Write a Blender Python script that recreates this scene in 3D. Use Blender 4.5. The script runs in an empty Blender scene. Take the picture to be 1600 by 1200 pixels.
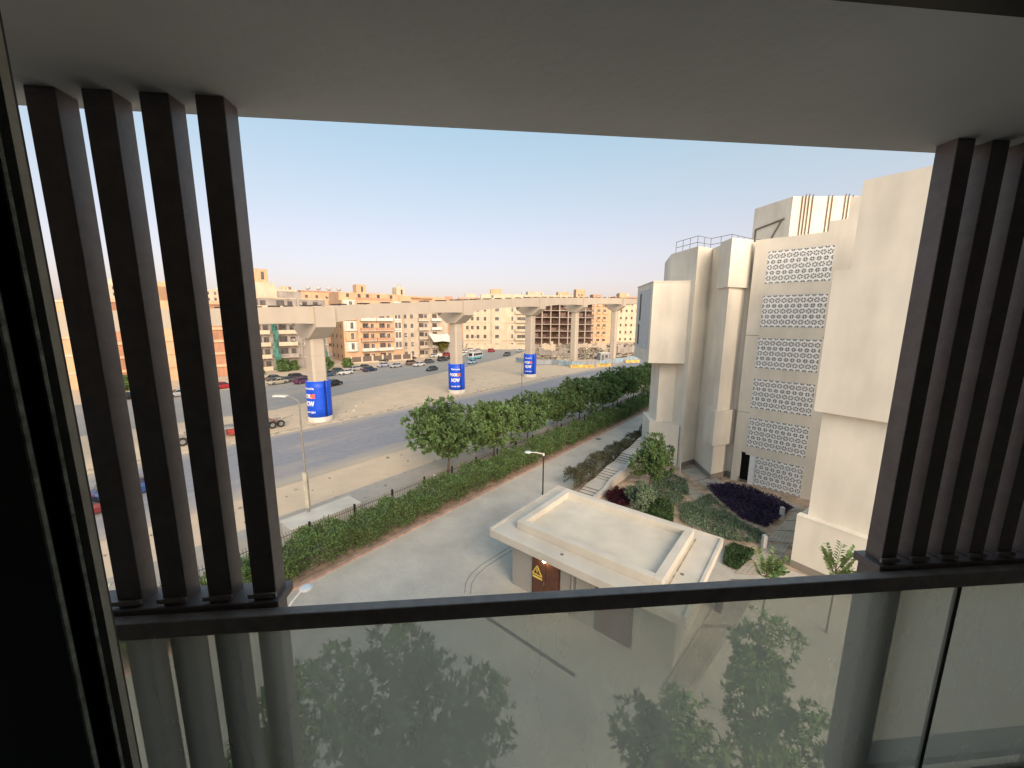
import bpy, bmesh, math, random
from mathutils import Vector, Matrix
random.seed(7)
SC = bpy.context.scene
COL = SC.collection
rad = math.radians

# ------------------------------------------------------------------ camera
F, HZ, ROLL, EYE = 602.0, 102.0, 0.0070, 15.5      # focal length in photo pixels, horizon offset, roll, eye height
PT = math.atan(HZ / F); CP, SP = math.cos(PT), math.sin(PT); CR, SR = math.cos(ROLL), math.sin(ROLL)
cam_d = bpy.data.cameras.new('camera'); cam = bpy.data.objects.new('camera', cam_d); COL.objects.link(cam)
cam_d.sensor_width = 36; cam_d.lens = 36 * F / 1600; cam_d.clip_start = 0.02; cam_d.clip_end = 6000
right = Vector((CR, SR * SP, SR * CP)); up = Vector((-SR, CR * SP, CR * CP)); back = Vector((0, -CP, SP))
cam.matrix_world = Matrix((( right.x, up.x, back.x, 0), (right.y, up.y, back.y, 0), (right.z, up.z, back.z, EYE), (0, 0, 0, 1)))
SC.camera = cam

# ------------------------------------------------------------------ sky, sun, exposure
SUN_AZ, SUN_EL = 160.0, 24.0                        # compass-like: 0 = straight ahead (+Y), clockwise
w = bpy.data.worlds.new('World'); SC.world = w; w.use_nodes = True
nt = w.node_tree; bg = nt.nodes['Background']
sky = nt.nodes.new('ShaderNodeTexSky'); sky.sky_type = 'NISHITA'; sky.sun_disc = False
sky.sun_elevation = rad(SUN_EL); sky.sun_rotation = rad(SUN_AZ)
sky.altitude = 50; sky.air_density = 1.0; sky.dust_density = 2.5; sky.ozone_density = 1.0
# dusty air: a pale rosy veil over the clear sky, rosy at the horizon, raised overhead as extra ground light, the same all round
tc = nt.nodes.new('ShaderNodeTexCoord'); sep = nt.nodes.new('ShaderNodeSeparateXYZ'); nt.links.new(tc.outputs['Generated'], sep.inputs[0])
cr = nt.nodes.new('ShaderNodeValToRGB'); nt.links.new(sep.outputs['Z'], cr.inputs[0])
cr.color_ramp.elements[0].position = 0.0; cr.color_ramp.elements[0].color = (0.98, 0.72, 0.685, 1)
cr.color_ramp.elements[1].position = 1.0; cr.color_ramp.elements[1].color = (0.80, 0.95, 1.02, 1)
for pos, v_ in ((0.07, (0.99, 0.745, 0.715)), (0.16, (0.95, 0.81, 0.77)), (0.30, (0.74, 0.84, 0.82)), (0.48, (0.49, 0.80, 0.87)), (0.7, (0.62, 0.82, 0.92))):
    e_ = cr.color_ramp.elements.new(pos); e_.color = (*v_, 1)
vm = nt.nodes.new('ShaderNodeMix'); vm.data_type = 'RGBA'; vm.blend_type = 'ADD'; vm.inputs['Factor'].default_value = 1.0
sc_ = nt.nodes.new('ShaderNodeMix'); sc_.data_type = 'RGBA'; sc_.blend_type = 'MULTIPLY'; sc_.inputs['Factor'].default_value = 1; sc_.inputs['B'].default_value = (0.17, 0.165, 0.175, 1)
nt.links.new(sky.outputs[0], sc_.inputs['A']); nt.links.new(sc_.outputs['Result'], vm.inputs['A']); nt.links.new(cr.outputs[0], vm.inputs['B'])
nt.links.new(vm.outputs['Result'], bg.inputs[0]); bg.inputs[1].default_value = 0.12
sl = bpy.data.lights.new('sun', 'SUN'); so = bpy.data.objects.new('sun', sl); COL.objects.link(so)
sl.energy = 1.05; sl.angle = rad(46.0); sl.color = (1.0, 0.80, 0.59)
sd = Vector((math.sin(rad(SUN_AZ)) * math.cos(rad(SUN_EL)), math.cos(rad(SUN_AZ)) * math.cos(rad(SUN_EL)), math.sin(rad(SUN_EL))))
so.rotation_euler = sd.to_track_quat('Z', 'Y').to_euler(); so.location = (30, -60, 60)
SC.view_settings.view_transform = 'Standard'; SC.view_settings.look = 'None'
SC.view_settings.exposure = 2.15; SC.view_settings.gamma = 1.0
SC.cycles.use_denoising = True
SC.cycles.max_bounces = 8; SC.cycles.diffuse_bounces = 4; SC.cycles.transparent_max_bounces = 16
SC.cycles.sample_clamp_indirect = 8

# ------------------------------------------------------------------ photo pixel -> place
def ray(x, y):
    x -= 800; y -= 600
    x, y = CR * x + SR * y, -SR * x + CR * y
    return Vector((x, CP * F - SP * y, -SP * F - CP * y))
def G(x, y, z=0.0):
    d = ray(x, y); t = (z - EYE) / d.z
    return Vector((d.x * t, d.y * t, z))
def onplane(x, y, p0, nrm):
    d = ray(x, y); t = (Vector(p0[:2]).dot(nrm)) / (d.x * nrm.x + d.y * nrm.y)
    return Vector((d.x * t, d.y * t, EYE + d.z * t))
def az(a): return Vector((math.sin(rad(a)), math.cos(rad(a))))
AU = 38.6
U = az(AU); V = az(AU - 90)                         # along the street, and across it away from us
def P(u, v, z=0.0): return Vector((U.x * u + V.x * v, U.y * u + V.y * v, z))
RU, NU = az(84.64), az(84.64 - 90)                  # along the balcony rail, and outwards
def B(r, d, z=0.0): return Vector((RU.x * r + NU.x * d, RU.y * r + NU.y * d, EYE + z))

# ------------------------------------------------------------------ materials
MATS = {}
def mat(name, col, rough=0.8, var=0.12, scale=2.0, bump=0.0, bscale=40.0, metal=0.0, col2=None, spec=0.3, detail=6, island=0.0, objcol=False, trans=0.0):
    if name in MATS: return MATS[name]
    m = bpy.data.materials.new(name); m.use_nodes = True; n = m.node_tree.nodes; l = m.node_tree.links
    b = n['Principled BSDF']; b.inputs['Roughness'].default_value = rough; b.inputs['Metallic'].default_value = metal
    b.inputs['Specular IOR Level'].default_value = spec
    geo = n.new('ShaderNodeNewGeometry')
    no = n.new('ShaderNodeTexNoise'); no.inputs['Scale'].default_value = scale; no.inputs['Detail'].default_value = detail; no.inputs['Roughness'].default_value = 0.62
    l.new(geo.outputs['Position'], no.inputs['Vector'])
    mix = n.new('ShaderNodeMix'); mix.data_type = 'RGBA'
    c2 = col2 or tuple(c * (1 - 2.2 * var) for c in col)
    c1 = tuple(min(1, c * (1 + var)) for c in col) if col2 is None else col
    mix.inputs['A'].default_value = (*c1, 1); mix.inputs['B'].default_value = (*c2, 1)
    ramp = n.new('ShaderNodeMapRange'); ramp.inputs['From Min'].default_value = 0.32; ramp.inputs['From Max'].default_value = 0.68
    l.new(no.outputs['Fac'], ramp.inputs['Value']); l.new(ramp.outputs[0], mix.inputs['Factor'])
    out = mix.outputs['Result']
    if objcol:
        oi = n.new('ShaderNodeObjectInfo'); mm = n.new('ShaderNodeMix'); mm.data_type = 'RGBA'; mm.blend_type = 'MULTIPLY'; mm.inputs['Factor'].default_value = 1
        l.new(oi.outputs['Color'], mm.inputs['A']); l.new(out, mm.inputs['B']); out = mm.outputs['Result']
    if island:
        hs = n.new('ShaderNodeHueSaturation'); mr = n.new('ShaderNodeMapRange')
        mr.inputs['To Min'].default_value = 1 - island; mr.inputs['To Max'].default_value = 1 + island
        l.new(geo.outputs['Random Per Island'], mr.inputs['Value']); l.new(mr.outputs[0], hs.inputs['Value'])
        mr2 = n.new('ShaderNodeMapRange'); mr2.inputs['To Min'].default_value = 0.5 - 0.05 * island; mr2.inputs['To Max'].default_value = 0.5 + 0.05 * island
        l.new(geo.outputs['Random Per Island'], mr2.inputs['Value']); l.new(mr2.outputs[0], hs.inputs['Hue'])
        l.new(out, hs.inputs['Color']); out = hs.outputs['Color']
    l.new(out, b.inputs['Base Color'])
    if bump:
        nb = n.new('ShaderNodeTexNoise'); nb.inputs['Scale'].default_value = bscale; nb.inputs['Detail'].default_value = 5
        l.new(geo.outputs['Position'], nb.inputs['Vector'])
        bp = n.new('ShaderNodeBump'); bp.inputs['Strength'].default_value = bump; bp.inputs['Distance'].default_value = 0.02
        l.new(nb.outputs['Fac'], bp.inputs['Height']); l.new(bp.outputs[0], b.inputs['Normal'])
    if trans:
        tr = n.new('ShaderNodeBsdfTranslucent'); ms = n.new('ShaderNodeMixShader'); ms.inputs[0].default_value = trans
        l.new(out, tr.inputs['Color']); l.new(b.outputs[0], ms.inputs[1]); l.new(tr.outputs[0], ms.inputs[2])
        l.new(ms.outputs[0], n['Material Output'].inputs['Surface'])
    MATS[name] = m
    return m

def stain_mat(name, col, rough=0.85, streak=0.12, bump=0.15, fine=60.0, speck=0.0):
    """painted plaster or concrete: broad patches, vertical rain streaks, fine grain"""
    if name in MATS: return MATS[name]
    m = bpy.data.materials.new(name); m.use_nodes = True; n = m.node_tree.nodes; l = m.node_tree.links
    b = n['Principled BSDF']; b.inputs['Roughness'].default_value = rough; b.inputs['Specular IOR Level'].default_value = 0.2
    geo = n.new('ShaderNodeNewGeometry')
    mp = n.new('ShaderNodeMapping'); mp.inputs['Scale'].default_value = (0.9, 0.9, 0.2); l.new(geo.outputs['Position'], mp.inputs['Vector'])
    n1 = n.new('ShaderNodeTexNoise'); n1.inputs['Scale'].default_value = 1.0; n1.inputs['Detail'].default_value = 8; l.new(mp.outputs[0], n1.inputs['Vector'])
    n2 = n.new('ShaderNodeTexNoise'); n2.inputs['Scale'].default_value = 0.35; n2.inputs['Detail'].default_value = 7; l.new(geo.outputs['Position'], n2.inputs['Vector'])
    ad = n.new('ShaderNodeMath'); ad.operation = 'ADD'; l.new(n1.outputs['Fac'], ad.inputs[0]); l.new(n2.outputs['Fac'], ad.inputs[1])
    mr = n.new('ShaderNodeMapRange'); mr.inputs['From Min'].default_value = 0.75; mr.inputs['From Max'].default_value = 1.25
    mr.inputs['To Min'].default_value = 1 - streak; mr.inputs['To Max'].default_value = 1 + streak * 0.5; l.new(ad.outputs[0], mr.inputs['Value'])
    oi = n.new('ShaderNodeMix'); oi.data_type = 'RGBA'; oi.blend_type = 'MULTIPLY'; oi.inputs['Factor'].default_value = 1
    oi.inputs['A'].default_value = (*col, 1); l.new(mr.outputs[0], oi.inputs['B']); l.new(oi.outputs['Result'], b.inputs['Base Color'])
    nb = n.new('ShaderNodeTexNoise'); nb.inputs['Scale'].default_value = fine; nb.inputs['Detail'].default_value = 4; l.new(geo.outputs['Position'], nb.inputs['Vector'])
    bp = n.new('ShaderNodeBump'); bp.inputs['Strength'].default_value = bump; bp.inputs['Distance'].default_value = 0.01
    l.new(nb.outputs['Fac'], bp.inputs['Height']); l.new(bp.outputs[0], b.inputs['Normal'])
    MATS[name] = m
    return m

def emit_mat(name, col, s):
    m = bpy.data.materials.new(name); m.use_nodes = True
    b = m.node_tree.nodes['Principled BSDF']; b.inputs['Base Color'].default_value = (*col, 1)
    b.inputs['Emission Color'].default_value = (*col, 1); b.inputs['Emission Strength'].default_value = s
    MATS[name] = m; return m

def glass_mat():
    m = bpy.data.materials.new('dusty_tinted_glass'); m.use_nodes = True; n = m.node_tree.nodes; l = m.node_tree.links
    n.remove(n['Principled BSDF'])
    tr = n.new('ShaderNodeBsdfTransparent'); tr.inputs[0].default_value = (0.83, 0.85, 0.81, 1)
    gl = n.new('ShaderNodeBsdfGlossy'); gl.inputs['Roughness'].default_value = 0.03; gl.inputs['Color'].default_value = (0.9, 0.95, 0.9, 1)
    lw = n.new('ShaderNodeLayerWeight'); pw_ = n.new('ShaderNodeMath'); pw_.operation = 'POWER'; pw_.inputs[1].default_value = 4.0; l.new(lw.outputs['Facing'], pw_.inputs[0])
    fr = n.new('ShaderNodeMath'); fr.operation = 'MULTIPLY_ADD'; fr.inputs[1].default_value = 0.5; fr.inputs[2].default_value = 0.035; l.new(pw_.outputs[0], fr.inputs[0])
    df = n.new('ShaderNodeBsdfDiffuse'); df.inputs[0].default_value = (0.67, 0.68, 0.62, 1)
    tl = n.new('ShaderNodeBsdfTranslucent'); tl.inputs[0].default_value = (0.67, 0.68, 0.62, 1)
    md = n.new('ShaderNodeMixShader'); md.inputs[0].default_value = 0.7; l.new(df.outputs[0], md.inputs[1]); l.new(tl.outputs[0], md.inputs[2])
    geo = n.new('ShaderNodeNewGeometry'); mp = n.new('ShaderNodeMapping'); mp.inputs['Scale'].default_value = (5, 5, 1.2); l.new(geo.outputs['Position'], mp.inputs['Vector'])
    no = n.new('ShaderNodeTexNoise'); no.inputs['Scale'].default_value = 2.0; no.inputs['Detail'].default_value = 7; l.new(mp.outputs[0], no.inputs['Vector'])
    mr = n.new('ShaderNodeMapRange'); mr.inputs['To Min'].default_value = 0.25; mr.inputs['To Max'].default_value = 0.40; l.new(no.outputs['Fac'], mr.inputs['Value'])
    m1 = n.new('ShaderNodeMixShader'); l.new(mr.outputs[0], m1.inputs[0]); l.new(tr.outputs[0], m1.inputs[1]); l.new(md.outputs[0], m1.inputs[2])
    m2 = n.new('ShaderNodeMixShader'); l.new(fr.outputs[0], m2.inputs[0]); l.new(m1.outputs[0], m2.inputs[1]); l.new(gl.outputs[0], m2.inputs[2])
    l.new(m2.outputs[0], n['Material Output'].inputs['Surface'])
    MATS['dusty_tinted_glass'] = m; return m

def paving_mat(name, col, scale=4.0, mortar=0.6, var=0.12, rot=AU):
    m = bpy.data.materials.new(name); m.use_nodes = True; n = m.node_tree.nodes; l = m.node_tree.links
    b = n['Principled BSDF']; b.inputs['Roughness'].default_value = 0.9; b.inputs['Specular IOR Level'].default_value = 0.2
    geo = n.new('ShaderNodeNewGeometry'); mp = n.new('ShaderNodeMapping'); mp.inputs['Rotation'].default_value = (0, 0, rad(rot)); l.new(geo.outputs['Position'], mp.inputs['Vector'])
    br = n.new('ShaderNodeTexBrick'); br.inputs['Scale'].default_value = scale; br.inputs['Mortar Size'].default_value = 0.018
    br.inputs['Color1'].default_value = (*[c * (1 + var) for c in col], 1); br.inputs['Color2'].default_value = (*[c * (1 - var) for c in col], 1); br.inputs['Mortar'].default_value = (*[c * mortar for c in col], 1)
    l.new(mp.outputs[0], br.inputs['Vector'])
    no = n.new('ShaderNodeTexNoise'); no.inputs['Scale'].default_value = 0.3; no.inputs['Detail'].default_value = 9; no.inputs['Roughness'].default_value = 0.65; l.new(geo.outputs['Position'], no.inputs['Vector'])
    mr = n.new('ShaderNodeMapRange'); mr.inputs['From Min'].default_value = 0.3; mr.inputs['From Max'].default_value = 0.7; mr.inputs['To Min'].default_value = 0.8; mr.inputs['To Max'].default_value = 1.12; l.new(no.outputs['Fac'], mr.inputs['Value'])
    mx = n.new('ShaderNodeMix'); mx.data_type = 'RGBA'; mx.blend_type = 'MULTIPLY'; mx.inputs['Factor'].default_value = 1
    l.new(br.outputs['Color'], mx.inputs['A']); l.new(mr.outputs[0], mx.inputs['B']); l.new(mx.outputs['Result'], b.inputs['Base Color'])
    bp = n.new('ShaderNodeBump'); bp.inputs['Strength'].default_value = 0.3; bp.inputs['Distance'].default_value = 0.01; bp.invert = True
    l.new(br.outputs['Fac'], bp.inputs['Height']); l.new(bp.outputs[0], b.inputs['Normal'])
    MATS[name] = m; return m

def road_mat(name, col, dust, lo, hi, edge=None):
    """asphalt with drifted sand"""
    m = bpy.data.materials.new(name); m.use_nodes = True; n = m.node_tree.nodes; l = m.node_tree.links
    b = n['Principled BSDF']; b.inputs['Roughness'].default_value = 0.85; b.inputs['Specular IOR Level'].default_value = 0.25
    geo = n.new('ShaderNodeNewGeometry'); mp = n.new('ShaderNodeMapping'); mp.vector_type = 'TEXTURE'; mp.inputs['Rotation'].default_value = (0, 0, rad(-AU)); mp.inputs['Scale'].default_value = (1, 5.5, 1); l.new(geo.outputs['Position'], mp.inputs['Vector'])
    no = n.new('ShaderNodeTexNoise'); no.inputs['Scale'].default_value = 0.22; no.inputs['Detail'].default_value = 9; no.inputs['Roughness'].default_value = 0.68; l.new(mp.outputs[0], no.inputs['Vector'])
    mr = n.new('ShaderNodeMapRange'); mr.inputs['From Min'].default_value = lo; mr.inputs['From Max'].default_value = hi; l.new(no.outputs['Fac'], mr.inputs['Value'])
    if edge:
        sx_ = n.new('ShaderNodeSeparateXYZ'); l.new(mp.outputs[0], sx_.inputs[0])
        a1 = n.new('ShaderNodeMath'); a1.inputs[1].default_value = (edge[0] + edge[1]) / 2; l.new(sx_.outputs['X'], a1.inputs[0])
        a2 = n.new('ShaderNodeMath'); a2.operation = 'ABSOLUTE'; l.new(a1.outputs[0], a2.inputs[0])
        a3 = n.new('ShaderNodeMapRange'); a3.inputs['From Min'].default_value = (edge[1] - edge[0]) * .30; a3.inputs['From Max'].default_value = (edge[1] - edge[0]) * .52; a3.inputs['To Max'].default_value = .34; l.new(a2.outputs[0], a3.inputs['Value'])
        a4 = n.new('ShaderNodeMath'); l.new(a3.outputs[0], a4.inputs[0]); l.new(no.outputs['Fac'], a4.inputs[1]); l.new(a4.outputs[0], mr.inputs['Value'])
    n2 = n.new('ShaderNodeTexNoise'); n2.inputs['Scale'].default_value = 1.4; n2.inputs['Detail'].default_value = 8; l.new(geo.outputs['Position'], n2.inputs['Vector'])
    c = n.new('ShaderNodeMix'); c.data_type = 'RGBA'; c.inputs['A'].default_value = (*[x * 1.2 for x in col], 1); c.inputs['B'].default_value = (*[x * 0.78 for x in col], 1); l.new(n2.outputs['Fac'], c.inputs['Factor'])
    mx = n.new('ShaderNodeMix'); mx.data_type = 'RGBA'; l.new(mr.outputs[0], mx.inputs['Factor']); l.new(c.outputs['Result'], mx.inputs['A']); mx.inputs['B'].default_value = (*dust, 1)
    l.new(mx.outputs['Result'], b.inputs['Base Color'])
    MATS[name] = m; return m

# ------------------------------------------------------------------ mesh helpers
class MB:
    def __init__(s): s.v = []; s.f = []; s.m = []
    def add(s, vs, fs, mi=0):
        o = len(s.v); s.v += [tuple(x) for x in vs]
        for f in fs: s.f.append(tuple(i + o for i in f)); s.m.append(mi)
        return s
    def obox(s, c, ax, ay, az_, mi=0):
        """box: centre and three half-axis vectors"""
        c, ax, ay, az_ = Vector(c), Vector(ax), Vector(ay), Vector(az_)
        vs = [c + sx * ax + sy * ay + sz * az_ for sx in (-1, 1) for sy in (-1, 1) for sz in (-1, 1)]
        return s.add(vs, [(0, 1, 3, 2), (4, 6, 7, 5), (0, 4, 5, 1), (2, 3, 7, 6), (0, 2, 6, 4), (1, 5, 7, 3)], mi)
    def box(s, x0, x1, y0, y1, z0, z1, mi=0):
        return s.obox(((x0 + x1) / 2, (y0 + y1) / 2, (z0 + z1) / 2), ((x1 - x0) / 2, 0, 0), (0, (y1 - y0) / 2, 0), (0, 0, (z1 - z0) / 2), mi)
    def prism(s, poly, z0, z1, mi=0, capmi=None):
        n = len(poly); a = sum(poly[i][0] * poly[(i + 1) % n][1] - poly[(i + 1) % n][0] * poly[i][1] for i in range(n))
        if a < 0: poly = poly[::-1]
        vs = [(p[0], p[1], z0) for p in poly] + [(p[0], p[1], z1) for p in poly]
        s.add(vs, [(i, (i + 1) % n, n + (i + 1) % n, n + i) for i in range(n)], mi)
        k = len(s.v) - 2 * n; cm = mi if capmi is None else capmi
        s.f.append(tuple(k + i for i in range(n))[::-1]); s.m.append(cm)
        s.f.append(tuple(k + n + i for i in range(n))); s.m.append(cm)
        return s
    def tube(s, p0, p1, r0, r1=None, n=8, mi=0, cap=True):
        p0, p1 = Vector(p0), Vector(p1); r1 = r0 if r1 is None else r1
        d = (p1 - p0).normalized(); a = d.orthogonal().normalized(); b = d.cross(a)
        vs = []
        for p, r in ((p0, r0), (p1, r1)):
            for i in range(n):
                t = 2 * math.pi * i / n; vs.append(p + (a * math.cos(t) + b * math.sin(t)) * r)
        fs = [(i, (i + 1) % n, n + (i + 1) % n, n + i) for i in range(n)]
        if cap: fs += [tuple(range(n))[::-1], tuple(range(n, 2 * n))]
        return s.add(vs, fs, mi)
    def path(s, pts, rs, n=7, mi=0):
        for i in range(len(pts) - 1): s.tube(pts[i], pts[i + 1], rs[i], rs[i + 1], n, mi)
        return s
    def quad(s, a, b, c, d, mi=0): return s.add([a, b, c, d], [(0, 1, 2, 3)], mi)
    def sphere(s, c, r, n=10, m=6, mi=0, sz=1.0):
        c = Vector(c); vs = [c + Vector((0, 0, r * sz))]
        for j in range(1, m):
            ph = math.pi * j / m
            for i in range(n):
                t = 2 * math.pi * i / n; vs.append(c + Vector((r * math.sin(ph) * math.cos(t), r * math.sin(ph) * math.sin(t), r * sz * math.cos(ph))))
        vs.append(c - Vector((0, 0, r * sz))); e = len(vs) - 1
        fs = [(0, 1 + i, 1 + (i + 1) % n) for i in range(n)]
        for j in range(m - 2):
            for i in range(n): a = 1 + j * n; fs.append((a + i, a + n + i, a + n + (i + 1) % n, a + (i + 1) % n))
        a = 1 + (m - 2) * n; fs += [(a + i, e, a + (i + 1) % n) for i in range(n)]
        return s.add(vs, fs, mi)
    def mesh(s, name, mats, origin=(0, 0, 0), smooth=False):
        o = Vector(origin); me = bpy.data.meshes.new(name)
        me.from_pydata([(v[0] - o.x, v[1] - o.y, v[2] - o.z) for v in s.v], [], s.f)
        for m in (mats if isinstance(mats, (list, tuple)) else [mats]): me.materials.append(m)
        me.polygons.foreach_set('material_index', s.m)
        if smooth: me.polygons.foreach_set('use_smooth', [True] * len(me.polygons))
        me.update(); return me

def link(name, me, parent=None, loc=(0, 0, 0), rz=0.0):
    o = bpy.data.objects.new(name, me); COL.objects.link(o); o.location = loc; o.rotation_euler = (0, 0, rz)
    if parent: o.parent = parent
    return o
def tag(o, label=None, cat=None, group=None, kind=None):
    if label: o['label'] = label
    if cat: o['category'] = cat
    if group: o['group'] = group
    if kind: o['kind'] = kind
    return o
def thing(name, label, cat, loc=(0, 0, 0), rz=0.0, group=None):
    o = link(name, None, None, loc, rz); o.empty_display_size = 0.2
    return tag(o, label, cat, group)
def world_loc(o):
    p = Vector(o.location)
    while o.parent: o = o.parent; p += Vector(o.location)
    return p
def part(name, mb, mats, parent, smooth=False, label=None, kind=None):
    """mesh given in world coordinates, under an unrotated thing"""
    o = link(name, mb.mesh(name, mats, world_loc(parent), smooth), parent)
    if label: o['label'] = label
    if kind: o['kind'] = kind
    return o
def struct(name, mb, mats, label=None, smooth=False):
    o = link(name, mb.mesh(name, mats, (0, 0, 0), smooth)); o['kind'] = 'structure'
    if label: o['label'] = label
    return o
def single(name, mb, mats, label, cat, origin=(0, 0, 0), group=None, kind=None, smooth=False):
    o = link(name, mb.mesh(name, mats, origin, smooth), None, origin); return tag(o, label, cat, group, kind)
def copy_tree(o, parent=None):
    c = o.copy(); COL.objects.link(c); c.parent = parent
    for ch in o.children: copy_tree(ch, c)
    return c
def bevel(o, wd=0.02, seg=2):
    m = o.modifiers.new('bevel', 'BEVEL'); m.width = wd; m.segments = seg; m.limit_method = 'ANGLE'; return o

def text_mesh(body, size, bold=0.0):
    c = bpy.data.curves.new('lettering', 'FONT'); c.body = body; c.size = size; c.align_x = 'CENTER'; c.offset = bold; c.extrude = 0.0
    o = bpy.data.objects.new('lettering', c); COL.objects.link(o)
    dg = bpy.context.evaluated_depsgraph_get(); me = bpy.data.meshes.new_from_object(o.evaluated_get(dg))
    vs = [v.co.copy() for v in me.vertices]; fs = [tuple(p.vertices) for p in me.polygons]
    bpy.data.objects.remove(o); bpy.data.curves.remove(c); bpy.data.meshes.remove(me)
    return vs, fs

# ------------------------------------------------------------------ foliage helpers
def leaf(mb, c, d, up_, ln, wd, mi=0):
    """one folded leaf of two quads along d"""
    s_ = d.cross(up_)
    if s_.length < 1e-3: s_ = d.orthogonal()
    s_.normalize(); n_ = s_.cross(d).normalized()
    a = c; b = c + d * ln; m_ = c + d * ln * 0.5
    l_ = m_ + s_ * wd * 0.5 + n_ * wd * 0.18; r_ = m_ - s_ * wd * 0.5 + n_ * wd * 0.18
    mb.add([a, l_, b, r_], [(0, 1, 2), (0, 2, 3)], mi)
def rvec():
    while True:
        v = Vector((random.uniform(-1, 1), random.uniform(-1, 1), random.uniform(-1, 1)))
        if 0.05 < v.length < 1: return v.normalized()
def rosette(mb, c, axis, n, ln, wd, mi=0):
    for i in range(n):
        d = (axis * random.uniform(0.15, 1.0) + rvec() * 0.95).normalized()
        leaf(mb, c + rvec() * ln * 0.25, d, axis, ln * random.uniform(0.65, 1.25), wd * random.uniform(0.7, 1.2), mi)
def crown_mesh(rx, rz, nclump, nleaf, ln, wd, lobes=9, flat=0.0):
    mb = MB(); L = []
    for i in range(lobes):
        v = rvec(); v.z = v.z * 0.9 + 0.1
        L.append((Vector((v.x * rx * 0.62, v.y * rx * 0.62, v.z * rz * 0.62)), random.uniform(0.34, 0.56) * rx))
    L.append((Vector((0, 0, 0)), rx * 0.5))
    for k in range(nclump):
        c, r = random.choice(L); v = rvec(); q = random.uniform(0.6, 1.06) ** 0.6
        p = c + Vector((v.x * r * q, v.y * r * q, v.z * r * q * rz / rx))
        if p.z < -rz * (0.8 - flat): continue
        ax = (Vector((p.x / rx, p.y / rx, p.z / rz + 0.35)) + rvec() * 0.4).normalized()
        rosette(mb, p, ax, nleaf, ln, wd)
    return mb
def trunk_mesh(h, r, spread, nb=6):
    mb = MB(); top = Vector((random.uniform(-.15, .15), random.uniform(-.15, .15), h * 0.45))
    mb.path([Vector((0, 0, 0)), top * 0.5 + Vector((.05, .03, 0)), top], [r, r * 0.8, r * 0.65])
    for i in range(nb):
        t = 2 * math.pi * i / nb + random.uniform(-.4, .4); e = Vector((math.cos(t) * spread * random.uniform(.5, .9), math.sin(t) * spread * random.uniform(.5, .9), h * random.uniform(.75, .98)))
        m_ = top.lerp(e, 0.5) + Vector((0, 0, -.1 * h * random.random())) + rvec() * .15
        mb.path([top, m_, e], [r * .5, r * .3, r * .12], 6)
        for k in range(2):
            e2 = m_.lerp(e, .3 + .3 * k) + Vector((random.uniform(-1, 1), random.uniform(-1, 1), random.uniform(.3, 1))) * spread * .35
            mb.tube(m_.lerp(e, .3 + .3 * k), e2, r * .18, r * .06, 5)
    return mb

leaf_a = mat('leaf_mid_green', (0.155, 0.235, 0.085), 0.55, 0.15, 0.8, island=0.5, trans=0.35, spec=0.35)
leaf_b = mat('leaf_bright_green', (0.18, 0.265, 0.085), 0.55, 0.15, 0.8, island=0.5, trans=0.35, spec=0.35)
leaf_d = mat('leaf_dark_green', (0.055, 0.10, 0.035), 0.55, 0.15, 1.2, island=0.45, trans=0.15, spec=0.35)
leaf_h = mat('leaf_hedge', (0.15, 0.24, 0.085), 0.6, 0.2, 0.7, island=0.55, trans=0.42, col2=(0.17, 0.22, 0.085))
leaf_o = mat('leaf_olive', (0.10, 0.105, 0.055), 0.65, 0.2, 1.0, island=0.5, trans=0.1, col2=(0.055, 0.05, 0.03))
leaf_t = mat('leaf_blue_green', (0.125, 0.20, 0.13), 0.7, 0.2, 1.6, island=0.5, trans=0.1, col2=(0.16, 0.19, 0.11))
leaf_p = mat('leaf_purple', (0.062, 0.04, 0.085), 0.6, 0.2, 2.0, island=0.6, trans=0.05)
leaf_r = mat('leaf_maroon', (0.06, 0.012, 0.022), 0.6, 0.2, 2.0, island=0.5)
leaf_y = mat('leaf_yellow_green', (0.20, 0.19, 0.04), 0.6, 0.2, 1.0, island=0.4, trans=0.2)
bark = mat('bark', (0.16, 0.12, 0.085), 0.9, 0.25, 6, 0.5, 30)

# ================================================================== THE SETTING
sand = mat('sand', (0.62, 0.49, 0.35), 0.95, 0.1, 0.35, 0.4, 3.0, col2=(0.52, 0.42, 0.31), detail=9)
asphalt = road_mat('dusty_asphalt', (0.25, 0.255, 0.28), (0.46, 0.39, 0.30), 0.50, 0.86, (37.6, 55.4))
asphalt_p = road_mat('pale_asphalt', (0.30, 0.295, 0.29), (0.40, 0.34, 0.26), 0.42, 0.75)
asphalt_s = road_mat('sandy_asphalt', (0.34, 0.33, 0.31), (0.42, 0.34, 0.24), 0.35, 0.75)
block_pave = paving_mat('block_paving', (0.53, 0.49, 0.425), 4.5, 0.75, 0.05)
slab_stone = stain_mat('paving_stone', (0.40, 0.36, 0.30), 0.9, 0.25, 0.3, 20)
soil = mat('garden_soil', (0.43, 0.32, 0.23), 0.95, 0.25, 1.2, 0.6, 8)
kerb_red = mat('red_kerb', (0.44, 0.30, 0.24), 0.9, 0.15, 1.5)
concrete = stain_mat('monorail_concrete', (0.46, 0.40, 0.33), 0.85, 0.06)

def flat(pts, z): return MB().add([(p[0], p[1], z) for p in pts], [tuple(range(len(pts)))])
def ccw(pts):
    a = sum(pts[i][0] * pts[(i + 1) % len(pts)][1] - pts[(i + 1) % len(pts)][0] * pts[i][1] for i in range(len(pts)))
    return pts if a > 0 else pts[::-1]
def sheet(name, pts, z, m): return struct(name, flat(ccw(pts), z), m)

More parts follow.
